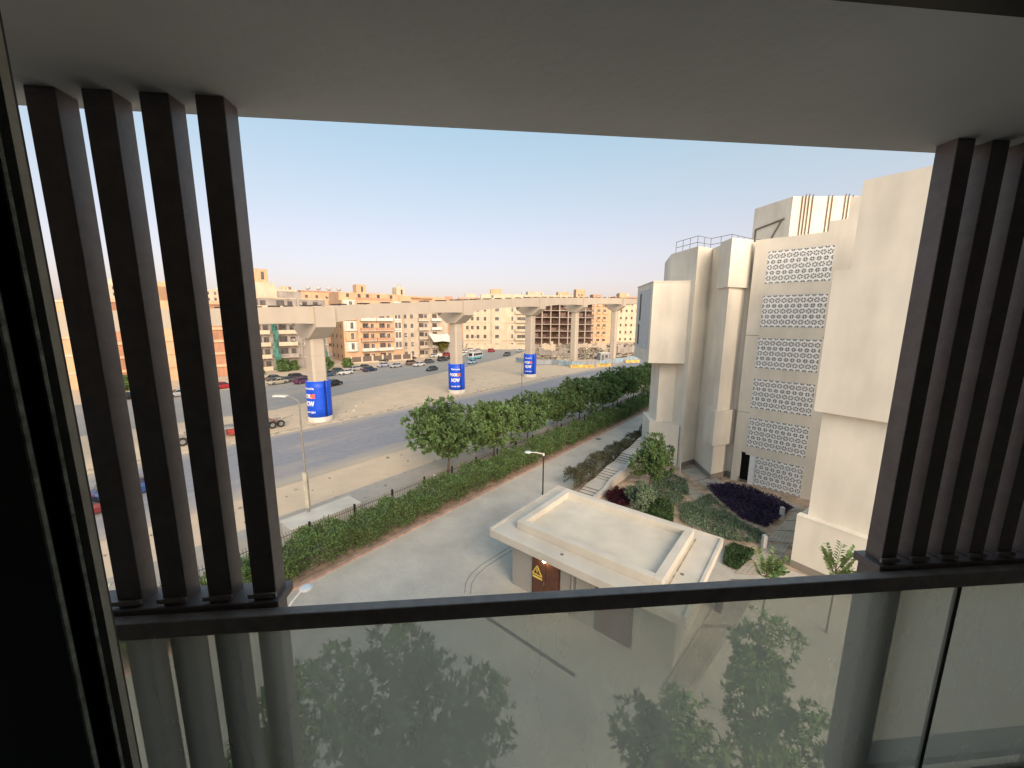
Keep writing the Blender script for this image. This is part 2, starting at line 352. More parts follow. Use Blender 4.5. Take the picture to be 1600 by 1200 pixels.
sheet('ground', [(-1500, -300), (1500, -300), (1500, 2500), (-1500, 2500)], -0.02, sand)
sheet('carriageway_road', [P(-160, 37.6), P(30, 37.6), P(56, 39.6), P(112, 41), P(200, 41), P(200, 55.5), P(96, 56.0), P(64, 55.5), P(-160, 55.2)], 0.0, asphalt)
sheet('service_road', [P(-160, 25.2), P(200, 25.2), P(200, 31), P(30, 31.8), P(-160, 31.8)], 0.0, asphalt_s)
far_near = [(-260, 735), (150, 678), (430, 640), (560, 610), (700, 580), (800, 556), (830, 545)]
far_far = [(830, 538), (760, 546), (700, 557), (560, 580), (420, 602), (150, 630), (-260, 668)]
sheet('far_road', [G(*q) for q in far_near] + [G(*q) for q in far_far], 0.0, asphalt_p)
sheet('site_road', [P(-40, 14), P(-40, 22.0), P(120, 22.4), P(120, 17.2), P(30, 16.9), P(28.5, 13), P(28, -40), P(-40, -40)], 0.0, block_pave)
# raised red kerb in front of the hedge, sand verge and planting soil
kb = MB(); kb.obox(P(40, 22.25, 0.06), (U * 80).to_3d(), (V * 0.16).to_3d(), (0, 0, 0.07)); struct('kerb', kb, kerb_red)
kb = MB(); kb.obox(P(40, 23.6, 0.02), (U * 80).to_3d(), (V * 1.18).to_3d(), (0, 0, 0.05)); struct('planting_bed', kb, mat('dry_red_soil', (0.34, 0.24, 0.17), 0.95, 0.2, 2.0, 0.5, 10))
# sandy kerb ridge on the edge of the median
kb = MB()
for k in range(60):
    u0 = -40 + k * 2.2
    kb.obox(P(u0 + 1.05, 56.0 + 0.25 * math.sin(k * .7), 0.05), (U * 1.06).to_3d(), (V * 0.14).to_3d(), (0, 0, 0.10))
struct('median_kerb', kb, mat('worn_kerb', (0.40, 0.36, 0.30), 0.95, 0.2, 1.0))
# garden
GZ = 0.01
sheet('garden', [P(28.2, 16.6), P(60, 17.0), P(60, -12), P(28.2, -12)], GZ, soil)

# ------------------------------------------------------------------ balcony we stand on
fin_m = mat('brown_painted_metal', (0.15, 0.122, 0.118), 0.42, 0.1, 18, 0.12, 220, spec=0.5)
rail_m = mat('dark_bronze_rail', (0.27, 0.225, 0.20), 0.4, 0.12, 20, 0.05, 150, spec=0.5)
slab_m = stain_mat('painted_soffit', (0.54, 0.55, 0.56), 0.9, 0.2, 0.16, 22)
room_m = mat('room_paint', (0.5, 0.48, 0.44), 0.8, 0.05, 2)
def bbox(mb, r0, r1, d0, d1, z0, z1, mi=0):
    return mb.obox(B((r0 + r1) / 2, (d0 + d1) / 2, (z0 + z1) / 2), (RU * (r1 - r0) / 2).to_3d(), (NU * (d1 - d0) / 2).to_3d(), (0, 0, (z1 - z0) / 2), mi)
CE, FL = 0.625, -2.1
bev = struct('balcony_ceiling', bbox(MB(), -1.75, 3.2, -3.5, 1.42, CE, CE + 0.35), slab_m)
struct('balcony_floor', bbox(MB(), -1.75, 3.2, -3.5, 1.275, FL - 0.3, FL), stain_mat('floor_tile', (0.45, 0.43, 0.40)))
struct('balcony_wall_left', bbox(MB(), -1.75, -1.46, -3.5, 1.30, FL, CE), room_m)
struct('balcony_wall_right', bbox(MB(), 2.95, 3.2, -3.5, 1.40, FL, CE), room_m)
struct('room_wall', bbox(MB(), -1.75, 3.2, -3.7, -3.5, FL, CE), room_m)
own = thing('apartment_building', 'apartment block round the balcony, cut low and narrow to let light past', 'building', B(0, -8, -EYE))
ow = stain_mat('own_stucco', (0.5, 0.44, 0.36))
part('low_top_slab', bbox(MB(), -4, 5, -9, 1.40, CE + 0.352, 1.7), ow, own)  # unseen top of the block, cut low so more light reaches the paving
part('lower_storeys', bbox(MB(), -4, 5, -9, 1.272, -EYE, FL - 0.302), ow, own)
part('wall', bbox(MB(), -4, -1.752, -9, 1.398, FL - 0.301, CE + 0.351), ow, own)
part('wall', bbox(MB(), 3.202, 5, -9, 1.398, FL - 0.301, CE + 0.351), ow, own)

def screen(name, label, rs, wd, ledge, zb=FL):
    t = thing(name, label, 'louvre screen', B(ledge[0], 1.33, FL), group='brown louvre screens of the balcony')
    fm = None
    for r0 in rs:
        o = part('fin', bbox(MB(), r0, r0 + wd, 1.30, 1.368, zb, CE), fin_m, t); bevel(o, 0.003, 2)
        part('base_plate', bbox(MB(), r0 - 0.012, r0 + wd + 0.004, 1.288, 1.298, -0.978, -0.962), rail_m, t)
    l_ = part('ledge', bbox(MB(), ledge[0], ledge[1], 1.276, 1.39, -1.02, -0.985), fin_m, t); bevel(l_, 0.004, 2)
    part('lower_ledge', bbox(MB(), ledge[0], ledge[1], 1.29, 1.38, FL + 0.06, FL + 0.10), fin_m, t)
    return t
screen('louvre_screen', 'brown metal louvre screen of four spaced fins on the left of the balcony', [-1.235, -1.090, -0.942, -0.794], 0.078, (-1.34, -0.70))
screen('louvre_screen', 'brown metal louvre screen whose fins close up on the right of the balcony', [1.66 + 0.136 * i for i in range(9)], 0.068, (1.63, 2.94), -0.984)

sp_ = thing('blade_wall', 'beige blade wall of the facade seen through the right end of the glass', 'wall', B(3.0, 1.7, -9))
part('wall', bbox(MB(), 2.90, 3.15, 1.452, 2.13, -9, -1.34), stain_mat('beige_spandrel', (0.70, 0.64, 0.53), 0.9, 0.25, 0.4, 12), sp_)
part('edge_post', bbox(MB(), 1.64, 1.78, 1.30, 1.372, FL, -1.022), fin_m, sp_)
hr = thing('handrail', 'dark bronze balcony handrail running across above the glass', 'handrail', B(-1.3, 1.25, FL))
o = part('top_rail', bbox(MB(), -1.352, 2.945, 1.232, 1.275, -1.066, -1.003), rail_m, hr); bevel(o, 0.005, 3)
part('bottom_channel', bbox(MB(), -1.352, 2.945, 1.235, 1.27, FL, FL + 0.05), rail_m, hr)
gm = glass_mat()
g1 = thing('glass_balustrade', 'wide dusty tinted glass pane below the handrail', 'glass', B(0.3, 1.252, FL), group='balustrade glass')
part('pane', bbox(MB(), -1.35, 1.969, 1.249, 1.258, FL + 0.05, -1.063), gm, g1)
g2 = thing('glass_balustrade', 'narrow dusty glass pane at the right end below the handrail', 'glass', B(2.4, 1.252, FL), group='balustrade glass')
part('pane', bbox(MB(), 1.985, 2.945, 1.249, 1.258, FL + 0.05, -1.063), gm, g2)
jm = mat('dark_gasket', (0.03, 0.03, 0.022), 0.6, 0.1, 10)
part('joint_strip', bbox(MB(), 1.9695, 1.9845, 1.246, 1.261, FL + 0.05, -1.063), jm, g2)

# sliding door frame at the left edge, with brush seals
dfm = mat('olive_grey_door_frame', (0.38, 0.37, 0.31), 0.5, 0.1, 15, 0.1, 150)
dbm = mat('black_door_leaf', (0.006, 0.007, 0.007), 0.5, 0.1, 10)
br_dark = mat('dark_lip', (0.05, 0.045, 0.04), 0.6)
df = thing('sliding_door_frame', 'dark sliding door frame with brush seals at the left edge', 'door frame', B(-0.6, 0.5, FL))
part('jamb', bbox(MB(), -0.66, -0.494, 0.50, 0.5095, FL, CE), dfm, df)
part('jamb_lip', bbox(MB(), -0.66, -0.4945, 0.5096, 0.5125, FL, CE), br_dark, df)
part('door_leaf', bbox(MB(), -0.75, -0.4335, 0.40, 0.404, FL, CE), dbm, df)
part('track', bbox(MB(), -0.70, -0.4575, 0.45, 0.4525, FL, CE), dbm, df)
part('lintel', bbox(MB(), -0.66, 2.9, 0.42, 0.50, 0.383, CE - 0.002), dbm, df)
br_m = mat('brush_seal', (0.22, 0.25, 0.21), 0.9, 0.3, 60)
def brush(r, d, dirr):
    mb = MB(); random.seed(3)
    bbox(mb, r - 0.0012, r + 0.0012, d - 0.002, d + 0.002, FL, CE - 0.01)
    z = FL
    while z < CE - 0.02:
        z += random.uniform(0.0008, 0.0024); l_ = random.uniform(0.002, 0.005) * (2.0 if random.random() < .03 else 1)
        a = B(r, d, z); b_ = B(r + dirr * l_, d - 0.002, z + random.uniform(-.003, .003)); e = B(r, d, z + 0.0006)
        mb.add([a, b_, e], [(0, 1, 2)])
    return mb
part('brush_seal', brush(-0.4570, 0.4495, 1), br_m, df, kind='stuff')
part('brush_seal', brush(-0.4330, 0.3995, 1), br_m, df, kind='stuff')

# ------------------------------------------------------------------ monorail
def lathe(mb, c, prof, n=32, mi=0, a0=0, a1=2 * math.pi):
    full = abs(a1 - a0 - 2 * math.pi) < 1e-6; m = n if full else n + 1; vs = []
    for r_, z_ in prof:
        for i in range(m):
            t = a0 + (a1 - a0) * i / n; vs.append((c[0] + r_ * math.cos(t), c[1] + r_ * math.sin(t), c[2] + z_))
    fs = []
    for j in range(len(prof) - 1):
        for i in range(n):
            k = (i + 1) % m; fs.append((j * m + i, j * m + k, (j + 1) * m + k, (j + 1) * m + i))
    return mb.add(vs, fs, mi)
blue = mat('blue_banner', (0.005, 0.075, 0.62), 0.45, 0.06, 1.5, 0.1, 2, spec=0.4)
white_p = mat('white_print', (0.8, 0.8, 0.8), 0.6, 0.05, 3)
orange_p = mat('orange_print', (0.8, 0.16, 0.03), 0.6, 0.05, 3)
drum_m = stain_mat('white_base', (0.6, 0.56, 0.5), 0.85, 0.2)
dark_seam = mat('seam', (0.01, 0.02, 0.10), 0.7)
joint_m = mat('concrete_joint', (0.33, 0.285, 0.235), .9, .1, 2)
piers = []   # (xy centre, beam top z)
for px, vv, zt in ((494, 58.6, 17.1), (713, 59.2, 19.1), (828, 61.2, 21.0)):
    d = ray(px, 560); dd = Vector((d.x, d.y)).normalized(); t = vv / dd.dot(V); piers.append((dd * t, zt))
for px, uu, zt in ((897, 113, 22.3), (958, 142, 23.4)):
    d = ray(px, 540); dd = Vector((d.x, d.y)).normalized(); t = uu / dd.dot(U); piers.append((dd * t, zt))
uva = [(p.dot(U), p.dot(V)) for p, z in piers]
p_l1 = (P(uva[0][0] - 29, uva[0][1] - .6).to_2d(), 15.6); p_l2 = (P(uva[0][0] - 60, uva[0][1] - 1.2).to_2d(), 14.4)
p_r1 = (P(uva[-1][0] + 30, uva[-1][1] + 4).to_2d(), 24.4); p_r2 = (P(uva[-1][0] + 62, uva[-1][1] + 9).to_2d(), 25.4)
line = [p_l2, p_l1] + piers + [p_r1, p_r2]
WHICH = ['', '', 'nearest', 'second', 'third', 'fourth', 'farthest visible', '', '']
BANN = {2: 'nearest blue banner pier, its printed text turned to the left', 3: 'middle blue banner pier beside the white minibus', 4: 'farthest blue banner pier next to the thin pole'}
def pier(i, c, zt, banner):
    a = (line[min(i + 1, len(line) - 1)][0] - line[max(i - 1, 0)][0]).normalized(); v_ = Vector((-a.y, a.x))
    lab = {1: 'concrete monorail pier far to the left behind the fins', 2: 'nearest monorail pier, wrapped in a blue banner turned to the left', 3: 'second monorail pier, its blue banner standing beside the white minibus',
           4: 'third monorail pier, its small blue banner behind a thin pole', 5: 'bare monorail pier in front of the unfinished concrete frame', 6: 'farthest bare monorail pier beside the white building'}[i]
    t = thing('monorail_pier', lab, 'pier', (c.x, c.y, 0), group='monorail piers')
    C3 = lambda x, y, z: Vector((c.x + a.x * x + v_.x * y, c.y + a.y * x + v_.y * y, z))
    zb = zt - 2.2; zc = zt - 4.6
    col = MB(); hw, hd, ch = 1.05, 1.05, 0.28
    oct_ = [(hw - ch, -hd), (hw, -hd + ch), (hw, hd - ch), (hw - ch, hd), (-hw + ch, hd), (-hw, hd - ch), (-hw, -hd + ch), (-hw + ch, -hd)]
    col.prism([C3(x, y, 0)[:2] for x, y in oct_], 0, zc + 0.02); part('column', col, concrete, t)
    for zj in [q_ for q_ in (7.4, 9.9, 12.4, 14.9) if q_ < zc - .3]:
        part('formwork_joint', MB().prism([C3(x * 1.003, y * 1.003, 0)[:2] for x, y in oct_], zj, zj + .035), joint_m, t)
    cap = MB(); prof = [(-1.25, zc), (1.25, zc), (3.7, zb - 0.75), (3.7, zt - 0.15), (2.0, zt - 0.15), (2.0, zb), (-2.0, zb), (-2.0, zt - 0.15), (-3.7, zt - 0.15), (-3.7, zb - 0.75)]
    h = 1.45; n_ = len(prof); vs = [C3(-h, y, z) for y, z in prof] + [C3(h, y, z) for y, z in prof]
    cap.add(vs, [(k, n_ + k, n_ + (k + 1) % n_, (k + 1) % n_) for k in range(n_)] + [tuple(range(n_)), tuple(range(n_, 2 * n_))[::-1]])
    part('pier_cap', cap, concrete, t)
    if banner:
        th = math.atan2(-c.y, -c.x)                       # side that looks towards us
        dr = MB(); lathe(dr, (c.x, c.y, 0), [(1.76, 0), (1.76, 0.75), (1.63, 0.8), (1.63, 6.1), (1.0, 6.12)], 36); part('drum_base', dr, drum_m, t, True)
        bn = MB(); lathe(bn, (c.x, c.y, 0), [(1.70, 0.72), (1.71, 2.0), (1.695, 3.8), (1.71, 5.2), (1.70, 6.2)], 40, 0, th + 0.62, th + 0.62 + 2 * math.pi - 0.12)
        ob = part('banner', bn, blue, t, True); so_ = ob.modifiers.new('thick', 'SOLIDIFY'); so_.thickness = 0.03
        sm = MB(); s0 = th + 0.56
        sm.obox((c.x + 1.70 * math.cos(s0), c.y + 1.70 * math.sin(s0), 3.4), (0.05 * math.cos(s0), 0.05 * math.sin(s0), 0), (-0.06 * math.sin(s0), 0.06 * math.cos(s0), 0), (0, 0, 2.9)); part('seam', sm, dark_seam, t)
        def wrap(body, size, z, off, m_, nm, bold=0.0, sy=1.0):
            vs, fs = text_mesh(body, size, bold); mb = MB(); R = 1.735
            mb.add([(c.x + R * math.cos(th + off + v.x / R), c.y + R * math.sin(th + off + v.x / R), z + v.y * sy) for v in vs], fs)
            part(nm, mb, m_, ob)
        o0 = -0.12 if banner == 2 else (-0.92 if banner == 1 else -0.25)
        wrap('Memoria', 0.52, 5.0, o0, white_p, 'lettering', 0.01)
        wrap('BOOK.', 0.58, 3.72, o0 - 0.22, white_p, 'lettering', 0.03, 1.45); wrap('ME', 0.58, 3.72, o0 + 0.38, orange_p, 'lettering', 0.03, 1.45)
        wrap('NOW', 0.68, 2.55, o0 - 0.05, white_p, 'lettering', 0.035, 1.45)
        wrap('IN ABB CITY', 0.34, 1.45, o0, white_p, 'lettering', 0.02)
    return t
for i in range(1, 7):
    pier(i, line[i][0], line[i][1], {2: 1, 3: 2, 4: 3}.get(i, 0))
bracket_m = mat('dark_bracket', (0.06, 0.05, 0.05), 0.6, 0.2, 3)
mono = thing('monorail_guideway', 'pale concrete monorail guideway carried by the piers above the street', 'monorail', (line[2][0].x, line[2][0].y, 0))
for side in (-2.85, 2.85):
    for i in range(len(line) - 1):
        (c0, z0), (c1, z1) = line[i], line[i + 1]; N_ = 10
        ta = (line[i + 1][0] - line[max(i - 1, 0)][0]).normalized(); tb = (line[min(i + 2, len(line) - 1)][0] - line[i][0]).normalized()
        L_ = (c1 - c0).length; vs = []
        def herm(t): return c0 * (2 * t**3 - 3 * t**2 + 1) + ta * L_ * (t**3 - 2 * t**2 + t) + c1 * (-2 * t**3 + 3 * t**2) + tb * L_ * (t**3 - t**2)
        mb = MB(); rings = []
        for k in range(N_ + 1):
            t = k / N_ * 0.985 + 0.0075; p = herm(t); d_ = (herm(min(1, t + .01)) - herm(max(0, t - .01))).normalized(); n2 = Vector((-d_.y, d_.x)); z = z0 + (z1 - z0) * t
            q = p + n2 * side; arch = 0.55 * (abs(2 * t - 1) ** 3)
            rings.append([(q.x + n2.x * s_ * 0.42, q.y + n2.y * s_ * 0.42, zz) for s_, zz in ((-1, z - 2.0 - arch), (1, z - 2.0 - arch), (1, z), (-1, z))])
        for k in range(N_ + 1): vs += rings[k]
        fs = [(4 * k + j, 4 * k + (j + 1) % 4, 4 * k + 4 + (j + 1) % 4, 4 * k + 4 + j) for k in range(N_) for j in range(4)] + [(3, 2, 1, 0), tuple(4 * N_ + j for j in range(4))]
        mb.add(vs, fs); part('guide_beam', mb, concrete, mono)
        for k in range(7):
            mb = MB(); t = (k + .5) / 7; p = herm(t); d_ = (herm(min(1, t + .01)) - herm(max(0, t - .01))).normalized(); n2 = Vector((-d_.y, d_.x)); q = p + n2 * side
            mb.obox((q.x, q.y, z0 + (z1 - z0) * t + 0.09), (d_ * 0.55).to_3d(), (n2 * 0.46).to_3d(), (0, 0, 0.085))
            part('rail_bracket', mb, bracket_m, mono)

# ================================================================== NEIGHBOURING BUILDING ON THE RIGHT
stucco = stain_mat('cream_stucco', (0.73, 0.672, 0.575), 0.9, 0.13, 0.2, 30)
screen_m = mat('white_lattice', (0.88, 0.875, 0.86), 0.8, 0.06, 3)
dark_in = mat('recess_shade', (0.015, 0.015, 0.015), 0.9, 0.1, 2)
skirt_m = stain_mat('stone_skirting', (0.27, 0.235, 0.195), 0.9, 0.2, 0.4, 14)
edge_m = mat('dark_coping', (0.16, 0.14, 0.12), 0.8, 0.1, 4)
b1, b2, b3, b4 = [Vector(q) for q in ((17.9, 38.9), (19.9, 40.1), (19.6, 35.9), (21.75, 36.9))]
PB = Vector((22.9, 34.8)); PD = Vector((.7071, -.7071)); PN = Vector((-.7071, -.7071))   # lattice wall: base point, direction (towards us), outward normal
def PW(t, o=0.0): return PB + PD * t + PN * o
nb = thing('cream_building', 'cream stepped building with white lattice panels standing on the right', 'building', (24, 40, 0))
ROOF = 22.55
main = [Vector((17.2, 43.6)), b1, b2, b3, b4, PW(-1.66), PW(5.2), Vector((30, 30.2)), Vector((42, 42)), Vector((30, 56)), Vector((19, 50))]
# the lattice wall stands in front of a recess: main block is set back 0.6 m behind it there
mainb = [Vector((17.2, 43.6)), b1, b2, b3, b4, PW(-1.5, -0.9), PW(5.2, -0.9), Vector((30, 30.2)), Vector((42, 42)), Vector((30, 56)), Vector((19, 50))]
part('wall', MB().prism([q[:] for q in mainb], 0, ROOF - 0.15), stucco, nb)
part('roof', MB().prism([q[:] for q in mainb], ROOF - 0.149, ROOF - 0.02), stucco, nb)
# lattice wall: piers and spandrels round the openings (butted end to end)
TL, TR = -0.70, 3.85
tops = [21.5, 17.72, 13.98, 10.22, 6.5, 2.88]; HP = 2.8
def pw_box(t0, t1, z0, z1, o0=-0.25, o1=0.0):
    c = PW((t0 + t1) / 2, (o0 + o1) / 2); return MB().obox((c.x, c.y, (z0 + z1) / 2), (PD * (t1 - t0) / 2).to_3d(), (PN * (o1 - o0) / 2).to_3d(), (0, 0, (z1 - z0) / 2))
part('wall', pw_box(-1.75, TL, 3.05, ROOF), stucco, nb)
part('wall', pw_box(-1.75, -1.05, 0, 3.05), stucco, nb)
part('wall', pw_box(TR, 7.0, 0, ROOF), stucco, nb)
zz = ROOF
for tp in tops:
    part('spandrel', pw_box(TL, TR, tp, zz), stucco, nb); zz = tp - HP
part('recess_shade_sheet', pw_box(-1.5, 5.2, 0.0, ROOF - 0.3, -0.86, -0.84), dark_in, nb)  # near-black sheet standing in for the shade behind the lattice holes
part('wall', pw_box(-0.30, 0.22, 0, 2.879, -0.25, -0.01), screen_m, nb)
def tile_curve(nm, S):
    c = bpy.data.curves.new(nm, 'CURVE'); c.dimensions = '2D'; c.fill_mode = 'BOTH'; c.extrude = 0.035
    def poly(pts):
        sp = c.splines.new('POLY'); sp.points.add(len(pts) - 1); sp.use_cyclic_u = True
        for i, (x, y) in enumerate(pts): sp.points[i].co = (x, y, 0, 1)
    g = 0.004; poly([(g, g), (S - g, g), (S - g, S - g), (g, S - g)])
    for cx in (.25 * S, .75 * S):
        cy = .5 * S; ph = 0 if cx < S / 2 else math.pi / 6
        for k in range(6):
            a = math.pi / 3 * k + ph; r0, r1, w_ = 0.05, 0.212, 0.37
            poly([(cx + r0 * math.cos(a), cy + r0 * math.sin(a)), (cx + r1 * math.cos(a - w_), cy + r1 * math.sin(a - w_)), (cx + r1 * math.cos(a + w_), cy + r1 * math.sin(a + w_))])
        for sx in (-1, 1):
            for sy in (-1, 1):
                x_, y_ = cx + sx * (.25 * S - .025), cy + sy * (.5 * S - .025); q_ = .165
                poly([(x_, y_), (x_ - sx * q_, y_), (x_, y_ - sy * q_)])
    o = bpy.data.objects.new(nm, c); COL.objects.link(o); dg = bpy.context.evaluated_depsgraph_get()
    me = bpy.data.meshes.new_from_object(o.evaluated_get(dg)); bpy.data.objects.remove(o)
    me.materials.clear(); me.materials.append(screen_m); return me
TS = (TR - TL) / 5; tile = tile_curve('lattice_tile', TS)
rotm = math.atan2(PD.y, PD.x)
def add_tile(par, t, z, sx=1.0, sz=1.0):
    o = bpy.data.objects.new('lattice_tile', tile); COL.objects.link(o); o.parent = par
    q = PW(t, -0.02); o.location = Vector((q.x, q.y, z)) - world_loc(par); o.rotation_euler = (math.pi / 2, 0, rotm); o.scale = (sx, sz, 1)
for k, tp in enumerate(tops):
    pn = part('lattice_panel', pw_box(TL + .002, TR - .002, tp - 0.03, tp - 0.002, -0.2, -0.03), screen_m, nb)
    if k < 5:
        for i in range(5):
            for j in range(3): add_tile(pn, TL + i * TS, tp - HP + j * (HP - .03) / 3, 1, (HP - .03) / 3 / TS)
    else:
        w5 = (TR - 0.24) / 4
        for i in range(4):
            for j in range(3): add_tile(pn, 0.24 + i * w5, tp - 2.83 + j * 2.8 / 3, w5 / TS, 2.8 / 3 / TS)
# skirting along the foot
def strip(mb, pts, z0, z1, off):
    for a, b_ in zip(pts[:-1], pts[1:]):
        d = (b_ - a).normalized(); n_ = Vector((d.y, -d.x)); c = (a + b_) / 2 + n_ * off
        mb.obox((c.x, c.y, (z0 + z1) / 2), (d * ((b_ - a).length / 2 + off)).to_3d(), (n_ * off).to_3d(), (0, 0, (z1 - z0) / 2))
    return mb
for a, b_ in ((b1, b2), (b2, b3), (b3, b4), (b4, PW(-1.0))):
    mb = MB(); strip(mb, [b_, a] if (b_ - a).cross(a) > 0 else [a, b_], 0, 0.55, -0.025 if (b_ - a).cross(a) > 0 else 0.025); part('skirting', mb, skirt_m, nb)
# projecting box high on the left, with its tall window
bx = part('projecting_box', MB().prism([(14.2, 40.0), (18.75, 39.5), (20.3, 43.5), (15.0, 47.4)], 11.05, 19.25), stucco, nb)
part('coping', MB().prism([(14.15, 39.95), (18.8, 39.45), (20.35, 43.5), (14.95, 47.45)], 19.252, 19.36), stucco, bx)
sdv = (Vector((15.0, 47.4)) - Vector((14.2, 40.0))).normalized(); sn = Vector((-sdv.y, sdv.x))
def side_box(t0, t1, z0, z1, o0, o1):
    c = Vector((14.2, 40.0)) + sdv * (t0 + t1) / 2 + sn * (o0 + o1) / 2
    return MB().obox((c.x, c.y, (z0 + z1) / 2), (sdv * (t1 - t0) / 2).to_3d(), (sn * (o1 - o0) / 2).to_3d(), (0, 0, (z1 - z0) / 2))
wf = part('window_surround', side_box(0.9, 6.6, 12.4, 18.7, 0.0, 0.04), mat('pale_grey_panel', (0.5, 0.52, 0.54), 0.6, 0.05, 2), bx)
part('window', side_box(4.9, 5.6, 15.4, 18.4, 0.041, 0.06), mat('slot_glass', (0.012, 0.012, 0.014), .5) if True else mat('window_glass', (0.03, 0.035, 0.04), 0.12, 0.1, 2, spec=0.6), bx)
part('window', side_box(5.2, 5.9, 12.7, 15.0, 0.041, 0.06), MATS['slot_glass'], bx)
# column under the box and low block beside it
part('column', MB().prism([(15.9, 41.2), (19.0, 40.9), (19.6, 44), (16.4, 45)], 0, 11.049), stucco, nb)
part('low_block', MB().prism([(15.25, 41.4), (17.7, 39.35), (18.2, 43), (15.9, 45.5)], 0, 4.5), stucco, nb)
# upper and lower projecting corner pieces beside the lattice
def corner_piece(z0, z1, o):
    q = [b2.lerp(b3, 0.55) + Vector((-o, 0)), b3 + Vector((-o, -o)), b4 + Vector((.0, -o * 1.3)), b4 + Vector((.3, .8)), b2.lerp(b3, 0.5) + Vector((.6, .3))]
    return MB().prism([x[:] for x in q], z0, z1)
part('projecting_box', corner_piece(18.45, ROOF + 0.12, 0.28), stucco, nb)
part('projecting_box', corner_piece(3.5, 6.95, 0.28), stucco, nb)
part('groove', pw_box(-1.745, TL + .0, 14.13, 14.17, .001, .008), edge_m, nb)
part('groove', pw_box(-1.745, TL + .0, 6.9, 6.93, .001, .008), edge_m, nb)
part('groove', pw_box(TR, 5.4, 14.13, 14.17, .001, .008), edge_m, nb)
part('groove', MB().obox((b4.x + .65, b4.y - .75, 14.15), (PD * 2.4).to_3d() * .2, (PN * .012).to_3d(), (0, 0, .02)), edge_m, nb)
# near block with overhangs
ND = az(145); NN = az(235); n1 = Vector((17.85, 22.37))
def nblock(s0, s1, z0, z1, o, dep=9.0):
    a = n1 + ND * s0 + NN * o; b_ = n1 + ND * s1 + NN * o
    return MB().prism([a[:], b_[:], (b_ - NN * dep)[:], (a - NN * dep)[:]], z0, z1)
part('plinth', nblock(0, 9, 0, 3.5, 0.0), stucco, nb)
part('wall', nblock(0.42, 9, 3.501, 10.25, -0.45), stucco, nb)
part('overhang', nblock(0.12, 9, 10.251, 18.25, 0.05), stucco, nb)
part('upper_wall', nblock(0.85, 9, 18.251, 22.75, 0.02), stucco, nb)
part('coping', nblock(0.0, 9, 3.5012, 3.6, 0.02, .5), stucco, nb)
part('parapet', pw_box(3.3, 4.4, ROOF + .001, 23.35, -3.2, -.002), stucco, nb)
part('parapet', pw_box(4.401, 7.0, ROOF + .001, 24.9, -3.2, -.001), stucco, nb)
part('skirting', nblock(-0.02, 9, 0, 0.5, 0.02, .3), skirt_m, nb)
# roof tower with pipes and a thin railing
tw = part('roof_tower', MB().prism([(31.3, 46), (40, 45.6), (41, 52), (30.1, 51)], ROOF, 29.2), stucco, nb)
pipe_m = mat('rusty_pipe', (0.22, 0.13, 0.07), 0.7, 0.2, 5)
for x in (32.3, 32.65, 33.0, 33.4, 35.1, 35.5, 36.9, 37.25, 37.7):
    y = 46 - (x - 31.3) * .4 / 8.7 - .09; mb = MB(); mb.tube((x, y, ROOF - .02), (x, y, 29.3 + random.uniform(-.1, .2)), .05, .05, 6); part('pipe', mb, pipe_m, tw)
mb = MB(); fr_ = lambda t, z: Vector((31.3, 46, 0)).lerp(Vector((30.1, 51, 0)), t) + Vector((-.06, -.03, z))
mb.tube(fr_(.15, 27.0), fr_(.9, 26.6), .1, .1, 6); mb.tube(fr_(.9, 26.6), fr_(.9, 22.6), .1, .1, 6); mb.tube(fr_(.2, 27.0), fr_(.7, 23), .1, .1, 6); part('duct', mb, edge_m, tw)
rl_m = mat('grey_rail', (0.2, 0.2, 0.21), 0.5, 0.1, 5, metal=0.4)
rp = [Vector((17.5, 43.2)), Vector((18.3, 40.0)), Vector((20.2, 41.2)), Vector((21.2, 39.2)), Vector((24, 41)), Vector((28, 42.5))]
rr = thing('roof_railing', 'thin metal railing on the roof of the cream building', 'railing', (18, 42, ROOF))
mb = MB()
for a, b_ in zip(rp[:-1], rp[1:]):
    for z in (.55, 1.15): mb.tube((a.x, a.y, ROOF + z), (b_.x, b_.y, ROOF + z), .028, .028, 5)
part('rail', mb, rl_m, rr)
for a, b_ in zip(rp[:-1], rp[1:]):
    n_ = max(2, int((b_ - a).length / .9))
    for k in range(n_):
        q = a.lerp(b_, k / n_); part('post', MB().tube((q.x, q.y, ROOF - .03), (q.x, q.y, ROOF + 1.17), .03, .03, 5), rl_m, rr)

# ================================================================== KIOSK
KU0, KU1, KV0, KV1 = 15.35, 22.8, 3.05, 13.85
kc = stain_mat('kiosk_concrete', (0.55, 0.51, 0.44), 0.9, 0.12, 0.3, 20)
kroof = stain_mat('kiosk_roof_screed', (0.58, 0.53, 0.44), 0.9, 0.14, 0.3, 15)
kw = stain_mat('kiosk_wall', (0.36, 0.34, 0.31), 0.9, 0.15, 0.3, 20)
def ub(mb, u0, u1, v0, v1, z0, z1, mi=0):
    return mb.obox(P((u0 + u1) / 2, (v0 + v1) / 2, (z0 + z1) / 2), (U * (u1 - u0) / 2).to_3d(), (V * (v1 - v0) / 2).to_3d(), (0, 0, (z1 - z0) / 2), mi)
ki = thing('kiosk', 'flat roofed concrete kiosk with a raised rim and brown doors', 'kiosk', P(19, 8.5))
rf = part('roof', ub(MB(), KU0, KU1, KV0, KV1, 3.0, 3.46), kc, ki); bevel(rf, .02, 2)
for a in ((KU0, KU1, KV1 - .16, KV1), (KU1 - .16, KU1, KV0, KV1 - .161), (KU0, KU1 - .161, KV0, KV0 + .14)):
    part('rim', ub(MB(), *a, 3.461, 3.54), kc, rf)
i0, i1, j0, j1 = KU0 + 1.05, KU1 - .85, KV0 + 1.35, KV1 - 1.2; pw = .42
